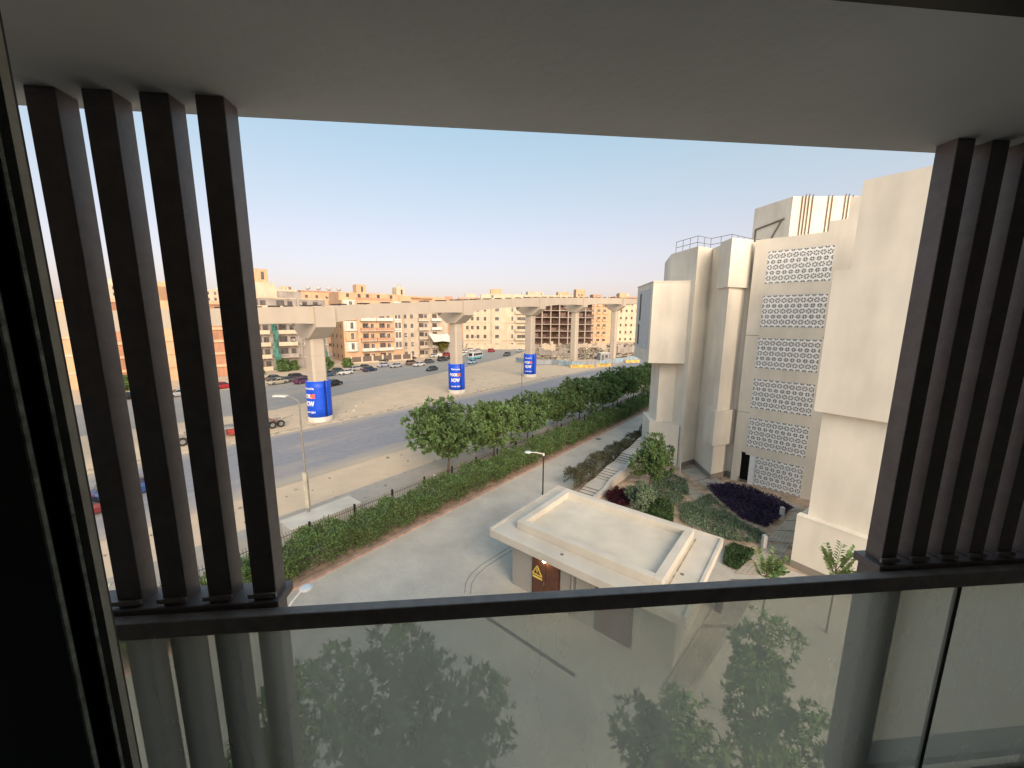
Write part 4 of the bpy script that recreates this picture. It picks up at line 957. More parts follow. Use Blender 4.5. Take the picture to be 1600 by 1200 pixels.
# orange apartment house with bow windows
A, L = seg(540, 566, 50, 630); H = zat(A, 457)
fh = 3.6
b = Bld('orange_house', 'orange apartment house with white bow windows and central balconies', A, 50, L, 16)
b.box('wall', or_w, 0, L, 0, 16, 0, 6 * fh); b.box('penthouse', or_w, -.0, L, 3, 15, 6 * fh + .001, H)
b.box('cornice', wh_t, -.2, L + .2, -.25, 16, 6 * fh - .3, 6 * fh + .25) if False else None
for f in range(6):
    z = f * fh
    if f:
        bw = MB(); n_ = 7; cx, rx_ = 2.6, 2.3
        pts = [(cx + rx_ * math.cos(math.pi + math.pi * i / (n_ - 1)), -1.0 * math.sin(math.pi * i / (n_ - 1))) for i in range(n_)]
        bw.prism(pts, z + .1, z + fh - .1); bo = link('bow_window', bw.mesh('bow_window', wh_t if f % 2 else or_w), b.t)
        for x in (1.4, 2.6, 3.8): b.win('t', x, z + .9, -.62 if x != 2.6 else -.96)
        b.box('bow_window', wh_t, L - 3.6, L - .8, -.5, -.002, z + .1, z + fh - .1)
        for x in (L - 2.9, L - 1.6): b.win('t', x, z + .9, -.502)
    cm = (5.6, L / 2 + .3, L - 4.2)
    for i in range(2):
        x0, x1 = cm[i] + .1, cm[i + 1] - .1
        if f: b.balcony(x0, x1, z + .1, 1.3, or_d if f in (2, 3, 5) else wh_t, wh_t)
        b.win('p' if f else 'p', (x0 + x1) / 2 - .8, z + .2); b.win('n', (x0 + x1) / 2 + 1.6, z + .9)
    for y in (3, 8, 13): b.win('s', -y, z + 1.2, 0, 1) if False else link('window', WN['s'], b.t, (0, y, z + 1.2), -math.pi / 2)
for x in (3, 7, 10, 14, L - 3): b.win('s', x, 6 * fh + 1.2, 3)
b.box('parapet', or_d, 5.2, L - 3.8, .3, .6, 6 * fh + .001, 6 * fh + .9)
st_ = b.box('stair_tower', or_w, L * .36, L * .36 + 3.6, 8, 12, H + .001, H + 3.3); b.box('tower_opening', win_glass, L * .36 + 1.7, L * .36 + 2.4, 7.95, 7.998, H + .6, H + 2.6, st_)
# its front garden wall with dark panels
gw = thing('garden_wall', 'cream garden wall with dark panels in front of the orange house', 'wall', (A.x, A.y, 0), rad(40))
for k in range(7):
    x = k * L / 6; link('pillar', MB().box(x - .3, x + .3, -6.3, -5.7, 0, 2.6).mesh('pillar', cr_w), gw)
    if k < 6: link('panel', MB().box(x + .3, x + L / 6 - .3, -6.06, -5.96, .5, 2.2).mesh('panel', frame_d), gw); link('base', MB().box(x + .3, x + L / 6 - .3, -6.15, -5.85, 0, .5).mesh('base', cr_w), gw)
# neighbouring beige house to its right
A2, L2 = seg(633, 560, 50, 702); H2 = zat(A2, 462)
b = Bld('beige_house', 'beige house with stacked balconies between the orange house and the second pier', A2, 50, L2, 14)
b.box('wall', be_w, 0, L2, 1.5, 14, 0, H2 - 3.4); b.box('penthouse', or_w, 0, L2, 3.5, 14, H2 - 3.399, H2); b.box('canopy', or_d, 5, L2 - 6, 2.6, 3.499, H2 - .9, H2 - .5)
for f in range(6):
    z = f * fh
    for x in (1.3, 4.0): b.win('n', x, z + .9, 1.5)
    b.balcony(6.5, 11, z + .1, 1.3, be_w, wh_t, 1.5); b.win('p', 8, z + .2, 1.5); b.win('n', 10, z + .9, 1.5)
    b.balcony(12.2, min(16.8, L2 - .5), z + .1, 1.1, wh_t, wh_t, 1.5); b.win('p', 14, z + .2, 1.5)
st_ = b.box('stair_tower', cr_w, .2, 3.6, 6, 10, H2 + .001, H2 + 3.2); b.box('tower_opening', win_glass, 2.0, 2.7, 5.95, 5.998, H2 + .5, H2 + 2.4, st_)
tank(b, 2.2, 8, H2 + 3.2, .6)
q = A2.to_2d() + az(50) * (L2 * .72) - az(140 - 180) * 3
tp_ = thing('white_tarpaulin', 'white tarpaulin stretched over the cars below the beige house', 'tarpaulin', (q.x, q.y, 0), rad(40))
link('sheet', MB().add([(-4.5, -2, 6.2), (4.5, -2, 5.9), (4.5, 2.5, 9.2), (-4.5, 2.5, 9.6), (0, -1, 6.4), (0, 2, 9.0)], [(0, 4, 5, 3), (4, 1, 2, 5)]).mesh('sheet', wh_t), tp_)
for x, y, z in ((-4.4, -2, 6.2), (4.4, -2, 5.9), (-4.4, 2.5, 9.5), (4.4, 2.5, 9.1)): link('pole', MB().tube((x, y, 0), (x, y, z), .07, .07, 6).mesh('pole', frame_d), tp_)
# longer orange house behind
A3, L3 = seg(478, 552, 55, 548); H3 = zat(A3, 457)
b = Bld('orange_rear_house', 'long orange house behind the nearest pier with roof dishes', A3, 55, L3, 14)
b.box('wall', or_w, 0, L3, 0, 14, 0, H3)
for f in range(6):
    for x in range(2, int(L3) - 1, 4): b.win('s', x, f * 4.2 + 1.6 + (H3 - 6 * 4.2))
b.box('parapet', or_d, -.3, L3 + .3, -.3, 14, H3 + .001, H3 + .35)
for k in range(4):
    dsh = MB(); dsh.sphere((3 + k * 4.2, 2, H3 + 1.6), 1.0, 12, 6, 0, .9); link('satellite_dish', dsh.mesh('satellite_dish', MATS['tank']), b.t)
# unfinished grey block with green netting
A4, L4 = seg(392, 580, 50, 512); H4 = zat(A4, 466)
b = Bld('unfinished_block', 'unfinished grey block house with balconies and hanging green netting', A4, 50, L4, 15)
b.box('wall', gy_w, 0, L4, 0, 15, 0, H4); nf = 6; f4 = H4 / nf
for f in range(nf):
    z = f * f4; b.box('floor_band', be_w, 0, L4, -.12, -.002, z + f4 - .35, z + f4 - .02)
    b.balcony(1, 5.5, z + .15, 1.4, cr_w, be_w); b.win('p', 2.4, z + .3); b.win('d', 4.6, z + .9)
    b.balcony(7.5, 12.5, z + .15, 1.4, cr_w if f > 1 else gy_w, be_w); b.win('p', 9, z + .3); b.win('d', 11.5, z + .9)
    for x in (15.5, 18.5, 21.5, 24.5, 27.5):
        if x < L4 - 1: b.win('d', x, z + .9)
    b.box('grey_pier', gy_w, 13.3, 13.9, -.5, -.002, z, z + f4)
rp_ = b.box('penthouse', cr_w, 0, L4 * .38, 1, 12, H4 + .001, H4 + 4.2); b.box('stair_tower', or_w, 1.5, 7.0, 3, 8, H4 + 4.201, H4 + 8.2, rp_); b.box('tower_opening', win_glass, 5.2, 6.0, 2.95, 2.998, H4 + 5.2, H4 + 7.4, rp_)
b.box('roof_wall', gy_w, L4 * .40, L4 * .7, 1, 1.3, H4 + .001, H4 + 2.0)
def net(x0, x1, z0, z1, y):
    mb = MB(); nx, nz = 5, 14
    vs = [(x0 + (x1 - x0) * i / nx * (1 - .25 * (j / nz)) + .25 * math.sin(j * 1.1 + i), y - .35 * abs(math.sin(i * 1.7 + j * .6)), z0 + (z1 - z0) * j / nz) for j in range(nz + 1) for i in range(nx + 1)]
    mb.add(vs, [(j * (nx + 1) + i, j * (nx + 1) + i + 1, (j + 1) * (nx + 1) + i + 1, (j + 1) * (nx + 1) + i) for j in range(nz) for i in range(nx)]); link('green_netting', mb.mesh('green_netting', net_m), b.t)
net(6.0, 7.6, 0, H4 * .85, -1.5); net(16.3, 17.6, 2, H4 * .8, -.4); net(14, 17, H4 * .72, H4 * .9, -.5); net(L4 - 6, L4 - .5, 2, H4 * .62, -.5); net(-.5, 2.0, 0, H4 * .45, -1.6)
# houses seen between the left fins
A5, L5 = seg(120, 604, 50, 352); H5 = zat(A5, 470)
b = Bld('brick_house', 'red brick and orange house seen between the left fins', A5, 50, L5, 15)
b.box('wall', rd_w, 0, L5, 0, 15, 0, H5)
for f in range(6):
    z = f * H5 / 6; b.box('floor_band', or_w, 0, L5, -.35, -.002, z + H5 / 6 - .7, z + H5 / 6 - .05)
    for x in range(2, int(L5) - 2, 4):
        if (x // 4) % 3 == 0: b.balcony(x - .2, x + 3.2, z + .1, 1.2, or_w, or_w); b.win('p', x + 1.5, z + .3)
        else: b.win('d', x + .6, z + .9)
    b.box('orange_bay', or_w, L5 * .52, L5 * .66, -.9, -.36, z + .2, z + H5 / 6 - .1)
b.box('roof_room', or_d, 8, 20, 3, 10, H5 + .001, H5 + 3.4); b.box('roof_room', or_w, L5 * .55, L5 * .72, 3, 10, H5 + .001, H5 + 4.6)
A6, L6 = seg(-60, 622, 50, 116); H6 = zat(A6, 470)
b = Bld('yellow_house', 'yellow orange house at the far left behind the first fin', A6, 50, L6, 15)
b.box('wall', or_w, 0, L6, 0, 15, 0, H6)
for f in range(5):
    for x in range(2, int(L6) - 1, 4): b.win('n', x + .5, f * H6 / 5 + 1)
    b.box('floor_band', cr_w, 0, L6, -.2, -.002, (f + 1) * H6 / 5 - .5, (f + 1) * H6 / 5 - .05)
# cream corner building
A7, L7 = seg(724, 545, 84, 832); H7 = zat(A7, 467)
b = Bld('cream_apartment_building', 'cream apartment building with rows of windows behind the second and third piers', A7, 84, L7, 18)
b.box('wall', cr_w, 0, L7, 0, 18, 0, H7); f7 = H7 / 5.6; cx = L7 * .48
b.box('penthouse', cr_w, L7 * .26, L7 * .86, 2, 15, H7 + .001, zat(A7, 459)); b.box('roof_drum', or_w, L7 * .40, L7 * .56, 5, 12, zat(A7, 459) + .001, zat(A7, 450)); b.win('s', L7 * .42, H7 + .8, 2)
b.box('central_bay', cr_w, cx - 2.9, cx + 2.9, -.7, -.002, 0, H7 - .4)
for f in range(5):
    z = f * f7; b.box('string_course', be_w, 0, L7, -.25, -.003, z + f7 - .3, z + f7 - .05) if f in (0, 2, 4) else None
    for x in (L7 * .06, L7 * .13, L7 * .21, L7 * .31): b.win('d' if f else 'n', x, z + 1)
    b.win('w', cx, z + 1, -.70)
    for x in (L7 * .70, L7 * .93): b.win('t', x, z + .9)
    if f: b.balcony(L7 * .74, L7 * .90, z + .1, 1.3, cr_w, wh_t)
    b.win('p', L7 * .80, z + .2); b.win('p', L7 * .86, z + .2)
b.box('garden_wall', cr_w, 2, L7 - .5, -4.2, -3.9, 0, 2.6)
# unfinished concrete frame
A8, L8 = seg(832, 538, 86, 905)
fr8 = thing('concrete_frame', 'unfinished open concrete frame building behind the rubble', 'building', (A8.x, A8.y, 0), rad(4))
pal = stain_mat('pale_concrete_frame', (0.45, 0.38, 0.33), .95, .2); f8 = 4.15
link('infill_wall', MB().box(0, L8 + 9, 6, 6.3, 0, 6 * f8).mesh('infill_wall', mat('frame_dark_brick', (0.20, 0.13, 0.11), .95, .3, .8)), fr8)  # dark brick colour, shared by the back wall and the infill panels
for f in range(1, 7): link('floor_slab', MB().box(-.4, L8 + 9.4, -.5, 12, f * f8 - .35, f * f8).mesh('floor_slab', pal), fr8)
for k in range(8):
    x = k * (L8 + 8.4) / 7
    for f in range(6): link('column', MB().box(x, x + .6, -.2, .4, f * f8 + .001, (f + 1) * f8 - .351).mesh('column', pal), fr8)
for k in range(7):
    for f in range(1, 6):
        if random.random() < .6: x = k * (L8 + 8.4) / 7; link('brick_infill', MB().box(x + .6, x + .6 + (L8 + 8.4) / 7 * random.uniform(.3, .9), .1, .3, f * f8 + .001, f * f8 + random.uniform(.8, 3.0)).mesh('brick_infill', mat('frame_dark_brick', (0, 0, 0))), fr8)
# sunlit orange house and pale houses farther right
A9, L9 = seg(918, 536, 80, 958)
b = Bld('sunlit_house', 'small orange yellow house between the two bare piers', A9, 80, L9, 14); H9 = zat(A9, 466)
b.box('wall', or_w, 0, L9, 0, 14, 0, H9)
for f in range(6):
    for x in (3, 7, 11): b.balcony(x - 1.4, x + 1.4, f * H9 / 6 + .2, .9, or_w, cr_w); b.win('p', x, f * H9 / 6 + .3)
b.box('stair_tower', or_w, -8, -1.5, 3, 8, 0, zat(A9, 451)); b.win('s', -6, H9 + 2, 3); b.win('s', -4, H9 + 2, 3)
A10, L10 = seg(962, 534, 80, 1010)
b = Bld('pale_house', 'pale house with small windows right of the last pier', A10, 80, L10, 14); H10 = zat(A10, 466)
b.box('wall', cr_w, 0, L10, 0, 14, 0, H10); b.box('stair_tower', or_w, 3, 8, 4, 8, H10 + .001, zat(A10, 456))
for f in range(6):
    for x in (3, 7, 11, 15):
        if x < L10 - 1: b.win('d', x, f * H10 / 6 + 1)
# roofs of the town beyond
random.seed(12)
mats_far = [be_w, cr_w, or_w, or_d, cr_w]
DESC = ['pale', 'cream', 'orange', 'terracotta', 'sandy']
PLACE = [(352, 'just right of the fourth left fin'), (446, 'above the unfinished grey block'), (706, 'above the second pier'), (738, 'left of the cream apartment building roof'), (838, 'above the third pier'), (866, 'above the concrete frame'), (884, 'left of the fourth pier top'), (940, 'above the sunlit house'), (978, 'left of the projecting box'), (-20, 'at the far left behind the fins'), (185, 'behind the red brick house'), (285, 'behind the right end of the brick house')]
for k, (px, where) in enumerate(PLACE):
    d = random.uniform(270, 360); r_ = ray(px, 480); c = Vector((r_.x, r_.y)).normalized() * d; w_ = random.uniform(16, 26); top = EYE + d / F * random.uniform(26, 36)
    b = Bld('distant_house', f'distant {DESC[k % 5]} flat roofed house {where}', Vector((c.x, c.y, 0)), 80, w_, 14, 'building', 'houses of the town beyond')
    b.box('wall', mats_far[k % 5], -w_ / 2, w_ / 2, 0, 14, 0, top); b.box('roof_room', mats_far[(k + 1) % 5], -w_ / 4, random.uniform(0, w_ / 4), 3, 9, top + .001, top + random.uniform(1.5, 3.5))
    for f in range(2):
        for x in range(-int(w_ / 2) + 2, int(w_ / 2) - 1, 4): b.win('d', x, top - 3 - 3.8 * f)
    for j in range(3): tank(b, random.uniform(-w_ / 2 + 1, w_ / 2 - 1), random.uniform(1, 3), top + .0, .7)

# ------------------------------------------------------------------ trees and bushes across the street
random.seed(88)
c, t = tree_proto(2.4, 2.6, 300, 12, .5, .22, 4.6, .14, 1.6, 8); farp = (c.mesh('crown', leaf_y), t.mesh('trunk', bark), 3.9)
c = crown_mesh(1.5, 1.1, 190, 12, .42, .18, 6); t = trunk_mesh(1.4, .06, .9); bushp = (c.mesh('crown', leaf_a), t.mesh('trunk', bark), .95)
p = G(691, 556); plant_tree('street_tree', 'yellowish tree beside the second pier across the street', p, farp, 1.35, .4)
for x, y, s, lab in ((443, 580, 1.5, 'green bush at the foot of the unfinished block, left of the nearest pier'), (460, 578, 1.25, 'yellow green bush right beside the nearest pier'), (508, 577, 1.7, 'large green bush just right of the nearest pier'), (543, 574, 1.3, 'bright bush at the left end of the garden wall'), (405, 586, 1.0, 'small bush beside the right edge of the fourth fin'), (192, 610, 1.4, 'bush in front of the brick house between the fins')):
    plant_tree('bush', lab, G(x, y), bushp, s, x, 'bushes across the street', None, leaf_b if x in (460, 543) else None)

# ------------------------------------------------------------------ building site
random.seed(14)
mb = MB()
for k in range(2600):
    x = random.uniform(838, 1000); y = random.uniform(538, 562); p = G(x, y); s = random.uniform(.15, .7) * (2 if random.random() < .08 else 1); hgt = 2.2 * (.5 + .5 * math.sin(p.x * .21)) * (.5 + .5 * math.cos(p.y * .17)) * random.random()
    a = rvec(); a.z *= .3; mb.obox(p + Vector((0, 0, hgt)), a * s, Vector((-a.y, a.x, .2)) * s * .5, Vector((0, .1, .4)) * s)
single('rubble', mb, mat('rubble_mix', (0.34, 0.27, 0.21), .95, .3, .5, island=.7), 'heaps of rubble and planks on the building site', 'rubble', (0, 0, 0), None, 'stuff')
for k, (xl, xr, y, h, m_, lab) in enumerate(((842, 880, 556, 3.2, gy_w, 'low grey unfinished wall left of the fourth pier'), (903, 948, 548, 4.0, be_w, 'low beige ruined wall between the two bare piers'), (965, 992, 552, 4.2, gy_w, 'low grey ruined wall near the projecting box'), (846, 868, 549, 5.0, cr_w, 'pale stacked block wall right of the third pier'))):
    A_, L_ = seg(xl, y, 80, xr); t = thing('ruined_wall', lab, 'wall', (A_.x, A_.y, 0), rad(10), 'unfinished walls on the building site')
    for j in range(6):
        hh = h * random.uniform(.55, 1.1); link('wall_section', MB().box(L_ * j / 6, L_ * (j + 1) / 6 - .05, 0, .4, 0, hh).mesh('wall_section', m_), t)
A_, L_ = seg(900, 562, 80, 934)
A_, L_ = seg(938, 563, 80, 953); t = thing('site_hut', 'grey blue site hut with a pale roof at the building site', 'hut', (A_.x, A_.y, 0), rad(10))
hutm = mat('hut_grey', (0.30, 0.33, 0.36), .7, .1, 2); link('wall', MB().box(0, L_, 0, 2.6, 0, 2.7).mesh('wall', hutm), t); link('roof', MB().box(-.2, L_ + .2, -.3, 2.9, 2.701, 2.9).mesh('roof', wh_t), t); link('door', MB().box(.5, 1.4, -.03, -.002, 0, 2.1).mesh('door', frame_d), t); link('window', WN['s'], t, (L_ - 1.2, 0, 1.0))
sf = mat('site_fence_blue', (0.30, 0.42, 0.50), .7, .2, .8); sfp = G(862, 570); t = thing('site_fence', 'grey blue sheet fence round the building site', 'fence', (sfp.x, sfp.y, 0))
fp = [G(806, 566), G(838, 571), G(862, 570), G(893, 573), G(930, 573), G(955, 569), G(1000, 562)]
for a, b_ in zip(fp[:-1], fp[1:]):
    n_ = max(2, int((b_ - a).length / 2.5)); d = (b_ - a) / n_
    for j in range(n_):
        c0 = a + d * (j + .5); mb = MB().obox(c0 + Vector((0, 0, 1.0)), d * .47, Vector((-d.y, d.x, 0)).normalized() * .03, (0, 0, random.uniform(.7, .85))); part('fence_panel', mb, sf if random.random() < .75 else hutm, t)
        part('post', MB().tube(a + d * j, a + d * j + Vector((0, 0, 2.1)), .05, .05, 5), pole_m, t)
yb = mat('yellow_barrier', (0.62, 0.42, 0.12), .8, .25, .8)
def barrier(c, d, lab):
    n_ = Vector((-d.y, d.x, 0)); prof = [(-.4, 0), (.4, 0), (.4, .15), (.16, .45), (.12, 1.0), (-.12, 1.0), (-.16, .45), (-.4, .15)]; h = 1.7; mb = MB()
    vs = [c + n_ * x + Vector((0, 0, z)) - d * h for x, z in prof] + [c + n_ * x + Vector((0, 0, z)) + d * h for x, z in prof]; k = len(prof)
    mb.add(vs, [(i, (i + 1) % k, k + (i + 1) % k, k + i) for i in range(k)] + [tuple(range(k))[::-1], tuple(range(k, 2 * k))]); single('road_barrier', mb, yb, lab, 'barrier', c, 'yellow road barriers')
for k, px in enumerate((899, 909, 920, 935, 946, 984, 992)):
    a = G(px, 574.5 - (2 if px > 930 else 0) - (6 if px > 970 else 0)); d = Vector((1, .12, 0)).normalized()
    barrier(a, d, ['leftmost yellow concrete barrier below the fourth pier', 'second yellow concrete barrier from the fourth pier', 'third yellow concrete barrier from the fourth pier', 'fourth yellow concrete barrier, below the site hut', 'fifth yellow concrete barrier, right of the site hut', 'yellow concrete barrier near the projecting box, left of two', 'yellow concrete barrier near the projecting box, right of two'][k])
fl = G(889, 535); t = thing('red_cloth', 'red cloth hanging on the concrete frame beside the fourth pier', 'cloth', (fl.x, fl.y - 1, 0)); mb = MB()
vs = [(fl.x - 3 + i * 1.2 , fl.y - 1 - .3 * math.sin(i * 2), 4.5 + j * 1.4 + .5 * i * .5) for j in range(3) for i in range(6)]; mb.add(vs, [(j * 6 + i, j * 6 + i + 1, j * 6 + 7 + i, j * 6 + 6 + i) for j in range(2) for i in range(5)]); part('sheet', mb, mat('red_fabric', (0.6, 0.04, 0.06), .8), t); part('pole', MB().tube((fl.x - 3, fl.y - .9, 0), (fl.x - 3, fl.y - .9, 7.6), .08, .08, 6), frame_d, t)

# ================================================================== VEHICLES
paint = mat('car_paint', (1, 1, 1), .35, .03, 1.5, objcol=True, spec=.5); tyre_m = mat('tyre', (0.025, 0.025, 0.025), .85); rim_m = mat('rim', (0.42, 0.42, 0.43), .35, .05, 5, metal=.8)
cglass = mat('car_glass', (0.02, 0.025, 0.03), .08, spec=.7); hl_m = mat('headlight', (0.75, 0.75, 0.72), .15, spec=.6); tl_m = mat('taillight', (0.35, 0.02, 0.02), .3)
def car_parts(kind):
    Ln, Wd, hb, ht = {'sedan': (4.5, 1.76, .92, 1.45), 'hatch': (4.0, 1.72, .95, 1.52), 'suv': (4.6, 1.86, 1.05, 1.74)}[kind]; h = Ln / 2; w2 = Wd / 2; out = {}
    nose, tail = (.72, .82) if kind != 'suv' else (.86, 1.0)
    # lower body lofted along x: (x, z_bottom, z_top, half width)
    secs = [(-h, .42, tail - .10, w2 * .80), (-h + .12, .26, tail, w2 * .93), (-h + .7, .22, hb - .02, w2), (-.3, .2, hb, w2), (.75, .2, hb - .01, w2), (h - .75, .22, nose + .12, w2 * .98), (h - .15, .26, nose - .03, w2 * .90), (h, .40, nose - .16, w2 * .74)]
    vs, fs = [], []
    for x, z0, z1, ww in secs: zm = z0 + (z1 - z0) * .62; vs += [(x, -ww * .92, z0), (x, -ww, zm), (x, -ww * .90, z1), (x, ww * .90, z1), (x, ww, zm), (x, ww * .92, z0)]
    for i in range(len(secs) - 1):
        for j in range(6): fs.append((i * 6 + j, i * 6 + (j + 1) % 6, i * 6 + 6 + (j + 1) % 6, i * 6 + 6 + j))
    fs += [(0, 1, 2, 3, 4, 5)[::-1], tuple((len(secs) - 1) * 6 + j for j in range(6))]
    cb = {'sedan': (-1.62, -.95, .25, 1.08), 'hatch': (-1.75, -1.35, .35, 1.12), 'suv': (-2.1, -1.75, .3, 1.1)}[kind]; wb, wt = w2 * .88, w2 * .66
    base = [(cb[0], hb - .04), (cb[1], ht - .05), ((cb[1] + cb[2]) / 2, ht), (cb[2], ht - .05), (cb[3], hb - .06)]; n0 = len(vs)
    hwid = [wb, wt, wt * 1.02, wt, wb]
    for (x, z), ww in zip(base, hwid): vs += [(x, -ww, z), (x, ww, z)]
    for i in range(4): a = n0 + 2 * i; fs.append((a, a + 1, a + 3, a + 2))
    fs += [tuple(n0 + 2 * i for i in range(5)), tuple(n0 + 2 * i + 1 for i in range(5))[::-1]]
    body = MB().add(vs, fs); out['body'] = (body.mesh('body', paint), [(0, 0, 0)])
    def pane(p4, push): c = sum((Vector(p) for p in p4), Vector()) / 4; return MB().add([c + (Vector(p) - c) * .86 + Vector(push) for p in p4], [(0, 1, 2, 3)])
    out['windscreen'] = (pane([(cb[3], -wb, hb - .06), (cb[3], wb, hb - .06), (cb[2], wt, ht - .05), (cb[2], -wt, ht - .05)], (.015, 0, .015)).mesh('windscreen', cglass), [(0, 0, 0)])
    out['rear_window'] = (pane([(cb[0], wb, hb - .04), (cb[0], -wb, hb - .04), (cb[1], -wt, ht - .05), (cb[1], wt, ht - .05)], (-.015, 0, .015)).mesh('rear_window', cglass), [(0, 0, 0)])
    for nm, s in (('side_window', -1), ('side_window', 1)):
        mb = MB(); mid = -.28
        for x0, x1, t0, t1 in ((cb[0] + .12, mid - .05, cb[1], mid - .05), (mid + .03, cb[3] - .1, mid + .03, cb[2])):
            q = [(x0, s * (wb + .004), hb + .02), (x1, s * (wb + .004), hb + .02), (t1, s * (wt + .05), ht - .12), (t0, s * (wt + .05), ht - .12)]; mb.add(q, [(0, 1, 2, 3)])
        out[nm + str(s)] = (mb.mesh('side_window', cglass), [(0, 0, 0)])
    wh = MB(); r_ = .33 if kind != 'suv' else .37; wh.tube((0, -.11, 0), (0, .11, 0), r_, r_, 16); wm_ = wh.mesh('wheel', tyre_m); ri = MB(); ri.tube((0, -.118, 0), (0, .118, 0), r_ * .62, r_ * .62, 12); rm_ = ri.mesh('rim', rim_m)
    out['wheel'] = (wm_, [(sx * Ln * .30, sy * (w2 - .09), r_) for sx in (-1, 1) for sy in (-1, 1)], rm_)
    out['headlight'] = (MB().box(-.03, .05, -.2, .2, -.07, .07).mesh('headlight', hl_m), [(h - .08, s * w2 * .58, nose - .14) for s in (-1, 1)])
    out['taillight'] = (MB().box(-.05, .03, -.2, .2, -.09, .09).mesh('taillight', tl_m), [(-h + .04, s * w2 * .58, tail - .16) for s in (-1, 1)])
    out['bumper'] = (MB().box(h - .05, h + .03, -w2 * .7, w2 * .7, .3, .42).mesh('bumper', tyre_m), [(0, 0, 0)])
    return out
KINDS = {k: car_parts(k) for k in ('sedan', 'hatch', 'suv')}
def car(label, px, py, kind, a, col, group='cars parked and driving along the far road'):
    p = G(px, py); t = thing('car', label, 'car', (p.x, p.y, .006), rad(90 - a), group)
    for k, v in KINDS[kind].items():
        for loc in v[1]:
            o = link(k.rstrip('-1'), v[0], t, loc)
            if k == 'body': o.color = (*col, 1)
            if k == 'wheel': link('rim', v[2], o)
    return t
W_, S_, K_, N_, R_, BZ, LB, DG = (.62, .62, .60), (.42, .42, .42), (.02, .02, .022), (.025, .04, .085), (.38, .025, .035), (.20, .14, .09), (.30, .45, .58), (.09, .095, .10)
CARS = [(430, 594, 'sedan', 28, DG, 'dark grey sedan behind the pale gold car at the left'), (434, 600, 'sedan', 208, (.42, .38, .28), 'pale gold sedan leftmost in the parked row'),
 (465, 593, 'suv', 28, (.06, .05, .07), 'dark car parked left of the nearest pier'), (473, 599, 'hatch', 28, (.12, .03, .09), 'plum coloured car half behind the nearest banner'),
 (511, 588, 'suv', 30, (.06, .09, .15), 'dark blue car parked right beside the nearest pier'), (529, 582, 'sedan', 30, (.04, .07, .07), 'dark green sedan behind the white hatchback'), (540, 585, 'hatch', 210, W_, 'white hatchback right of the nearest pier'),
 (520, 603, 'sedan', 205, K_, 'black sedan driving past the nearest banner'), (571, 576, 'sedan', 30, DG, 'dark grey sedan half behind the navy sedan'), (578, 580, 'sedan', 30, N_, 'navy sedan in the middle of the parked row'),
 (599, 573, 'sedan', 210, (.42, .42, .52), 'lilac silver sedan below the orange house'), (619, 574, 'sedan', 210, S_, 'silver sedan below the orange house balconies'), (644, 570, 'suv', 32, BZ, 'bronze car parked right of the silver sedan'),
 (671, 567, 'hatch', 32, DG, 'dark grey hatchback left of the second pier'), (692, 564, 'suv', 32, (.05, .055, .06), 'dark car close to the second pier'), (597, 565, 'sedan', 60, K_, 'black car at the garden wall of the orange house'),
 (617, 563, 'sedan', 60, W_, 'white car at the garden wall, nearer of two'), (629, 562, 'hatch', 60, W_, 'white hatchback at the garden wall, farther of two'), (642, 561, 'hatch', 60, K_, 'black hatchback at the right end of the garden wall'),
 (679, 558, 'sedan', 40, W_, 'white sedan below the white tarpaulin'), (699, 556, 'hatch', 40, R_, 'red hatchback beside the second pier'), (675, 579, 'sedan', 205, (.05, .06, .07), 'dark sedan driving left of the second banner'),
 (738, 568, 'sedan', 205, LB, 'light blue sedan in front of the minibus'), (727, 551, 'sedan', 40, W_, 'white sedan behind the minibus'), (736, 548, 'hatch', 40, W_, 'white hatchback farthest behind the minibus'),
 (768, 550, 'suv', 26, R_, 'red car parked right of the minibus'), (783, 545, 'sedan', 26, (.06, .22, .45), 'bright blue car at the cream building'), (792, 556, 'suv', 205, DG, 'dark car driving towards the third banner'), (812, 550, 'sedan', 205, (.36, .42, .46), 'grey blue car at the far end of the road'),
 (706, 561, 'sedan', 40, K_, 'black sedan half hidden by the second pier'), (721, 556, 'suv', 40, W_, 'white car between the second pier and the minibus'), (748, 549, 'sedan', 40, S_, 'silver sedan between the minibus and the red car'), (655, 572, 'sedan', 212, W_, 'white sedan between the bronze car and the dark hatchback'), (556, 579, 'hatch', 30, S_, 'silver hatchback between the white hatchback and the dark sedan'), (450, 597, 'sedan', 28, (.10, .10, .12), 'charcoal sedan between the pale gold car and the dark car'),
 (348, 607, 'hatch', 28, R_, 'red hatchback between the third and fourth fins'), (279, 619, 'sedan', 208, S_, 'silver sedan between the second and third fins'), (191, 625, 'sedan', 208, K_, 'black sedan between the first and second fins')]
for x, y, k, a, c, lab in CARS: car(lab, x, y, k, a, c)
car('bright blue car on the near carriageway between the left fins', 205, 772, 'suv', AU, (.03, .07, .22), 'cars on the near carriageway')
car('dark red car at the left edge of the near carriageway', 128, 806, 'sedan', AU, (.16, .03, .03), 'cars on the near carriageway')
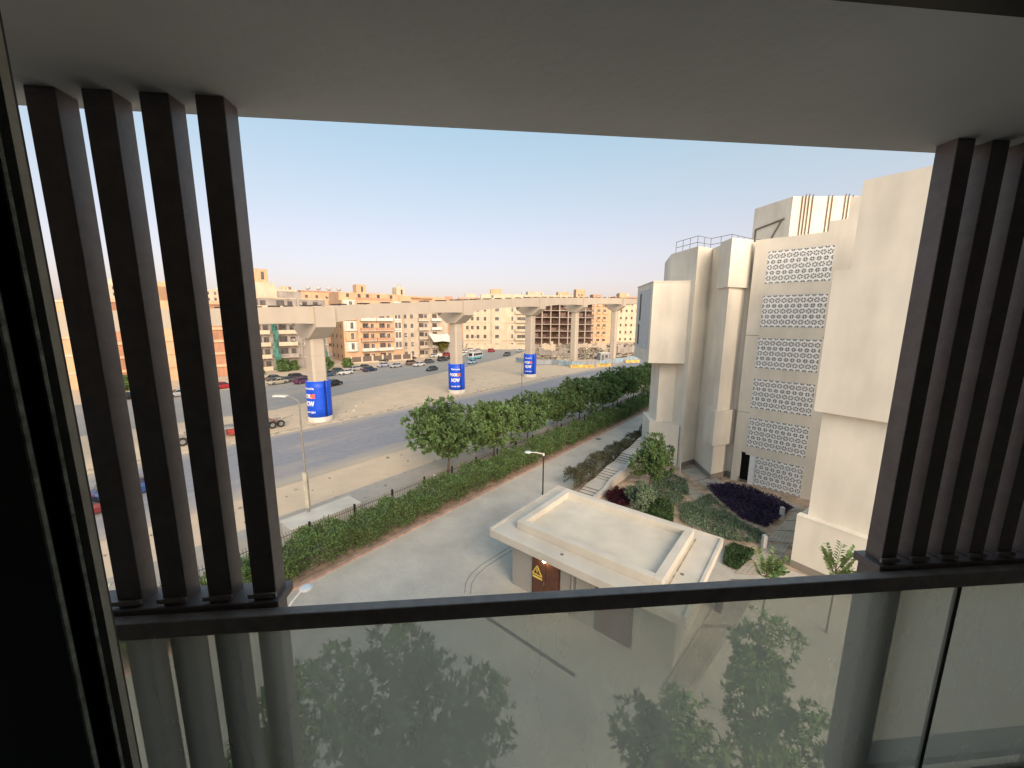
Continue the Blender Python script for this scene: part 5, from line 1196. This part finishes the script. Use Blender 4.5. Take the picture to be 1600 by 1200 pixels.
# minibus
p = G(743, 561); t = thing('minibus', 'white and turquoise minibus parked beside the second pier', 'minibus', (p.x, p.y, .006), rad(90 - 206))
wt_ = mat('bus_white', (.66, .66, .64), .4); tq = mat('bus_turquoise', (.12, .42, .50), .4)
link('body', MB().prism([(-3.6, -1.05), (3.3, -1.05), (3.6, -.85), (3.6, .85), (3.3, 1.05), (-3.6, 1.05)], 1.1, 2.75).mesh('body', wt_), t); link('skirt', MB().box(-3.62, 3.5, -1.07, 1.07, .4, 1.099).mesh('skirt', tq), t)
for s in (-1, 1):
    for k in range(5): link('side_window', MB().box(-3.3 + k * 1.25, -2.15 + k * 1.25, s * 1.06 - .01, s * 1.06 + .01, 1.5, 2.4).mesh('side_window', cglass), t)
    link('headlight', MB().box(3.51, 3.56, s * .75 - .15, s * .75 + .15, .7, .95).mesh('headlight', hl_m), t)
    for x in (-2.2, 2.2):
        wv = link('wheel', MB().tube((x, s * .95 - .12, .42), (x, s * .95 + .12, .42), .42, .42, 16).mesh('wheel', tyre_m), t); link('rim', MB().tube((x, s * .95 - .125, .42), (x, s * .95 + .125, .42), .25, .25, 12).mesh('rim', rim_m), wv)
link('windscreen', MB().box(3.601, 3.62, -.8, .8, 1.45, 2.5).mesh('windscreen', cglass), t); link('rear_window', MB().box(-3.62, -3.601, -.8, .8, 1.6, 2.4).mesh('rear_window', cglass), t)
# flatbed trailer standing on the median
a, b_ = G(268, 697), G(441, 664); d = (b_ - a).to_2d(); L_ = d.length; t = thing('flatbed_trailer', 'red and grey flatbed trailer parked on the sandy median behind the fins', 'trailer', (a.x, a.y, 0), math.atan2(d.y, d.x))
red_m = mat('red_steel', (.36, .06, .05), .7, .25, 1); gs_m = mat('grey_steel', (.30, .28, .26), .7, .25, 1)
for s in (-.45, .45): link('chassis_beam', MB().box(0, L_, s - .08, s + .08, .8, 1.1).mesh('chassis_beam', gs_m), t)
link('deck', MB().box(L_ * .12, L_ * .86, -1.2, 1.2, 1.101, 1.22).mesh('deck', gs_m), t)
for k in range(8): link('cross_member', MB().box(L_ * k / 8 + .2, L_ * k / 8 + .35, -1.15, 1.15, .95, 1.099).mesh('cross_member', red_m), t)
link('side_box', MB().box(L_ * .44, L_ * .56, -1.3, -.6, .35, 1.0).mesh('side_box', red_m), t)
for x in (.9, 2.1, L_ - 1.6, L_ - .5):
    for s in (-1, 1):
        wv = link('wheel', MB().tube((x, s * .95 - .14, .5), (x, s * .95 + .14, .5), .5, .5, 16).mesh('wheel', tyre_m), t); link('rim', MB().tube((x, s * .95 - .145, .5), (x, s * .95 + .145, .5), .28, .28, 12).mesh('rim', rim_m), wv)
link('tow_bar', MB().tube((L_, 0, .9), (L_ + 1.6, 0, 1.2), .08, .08, 6).mesh('tow_bar', gs_m), t)
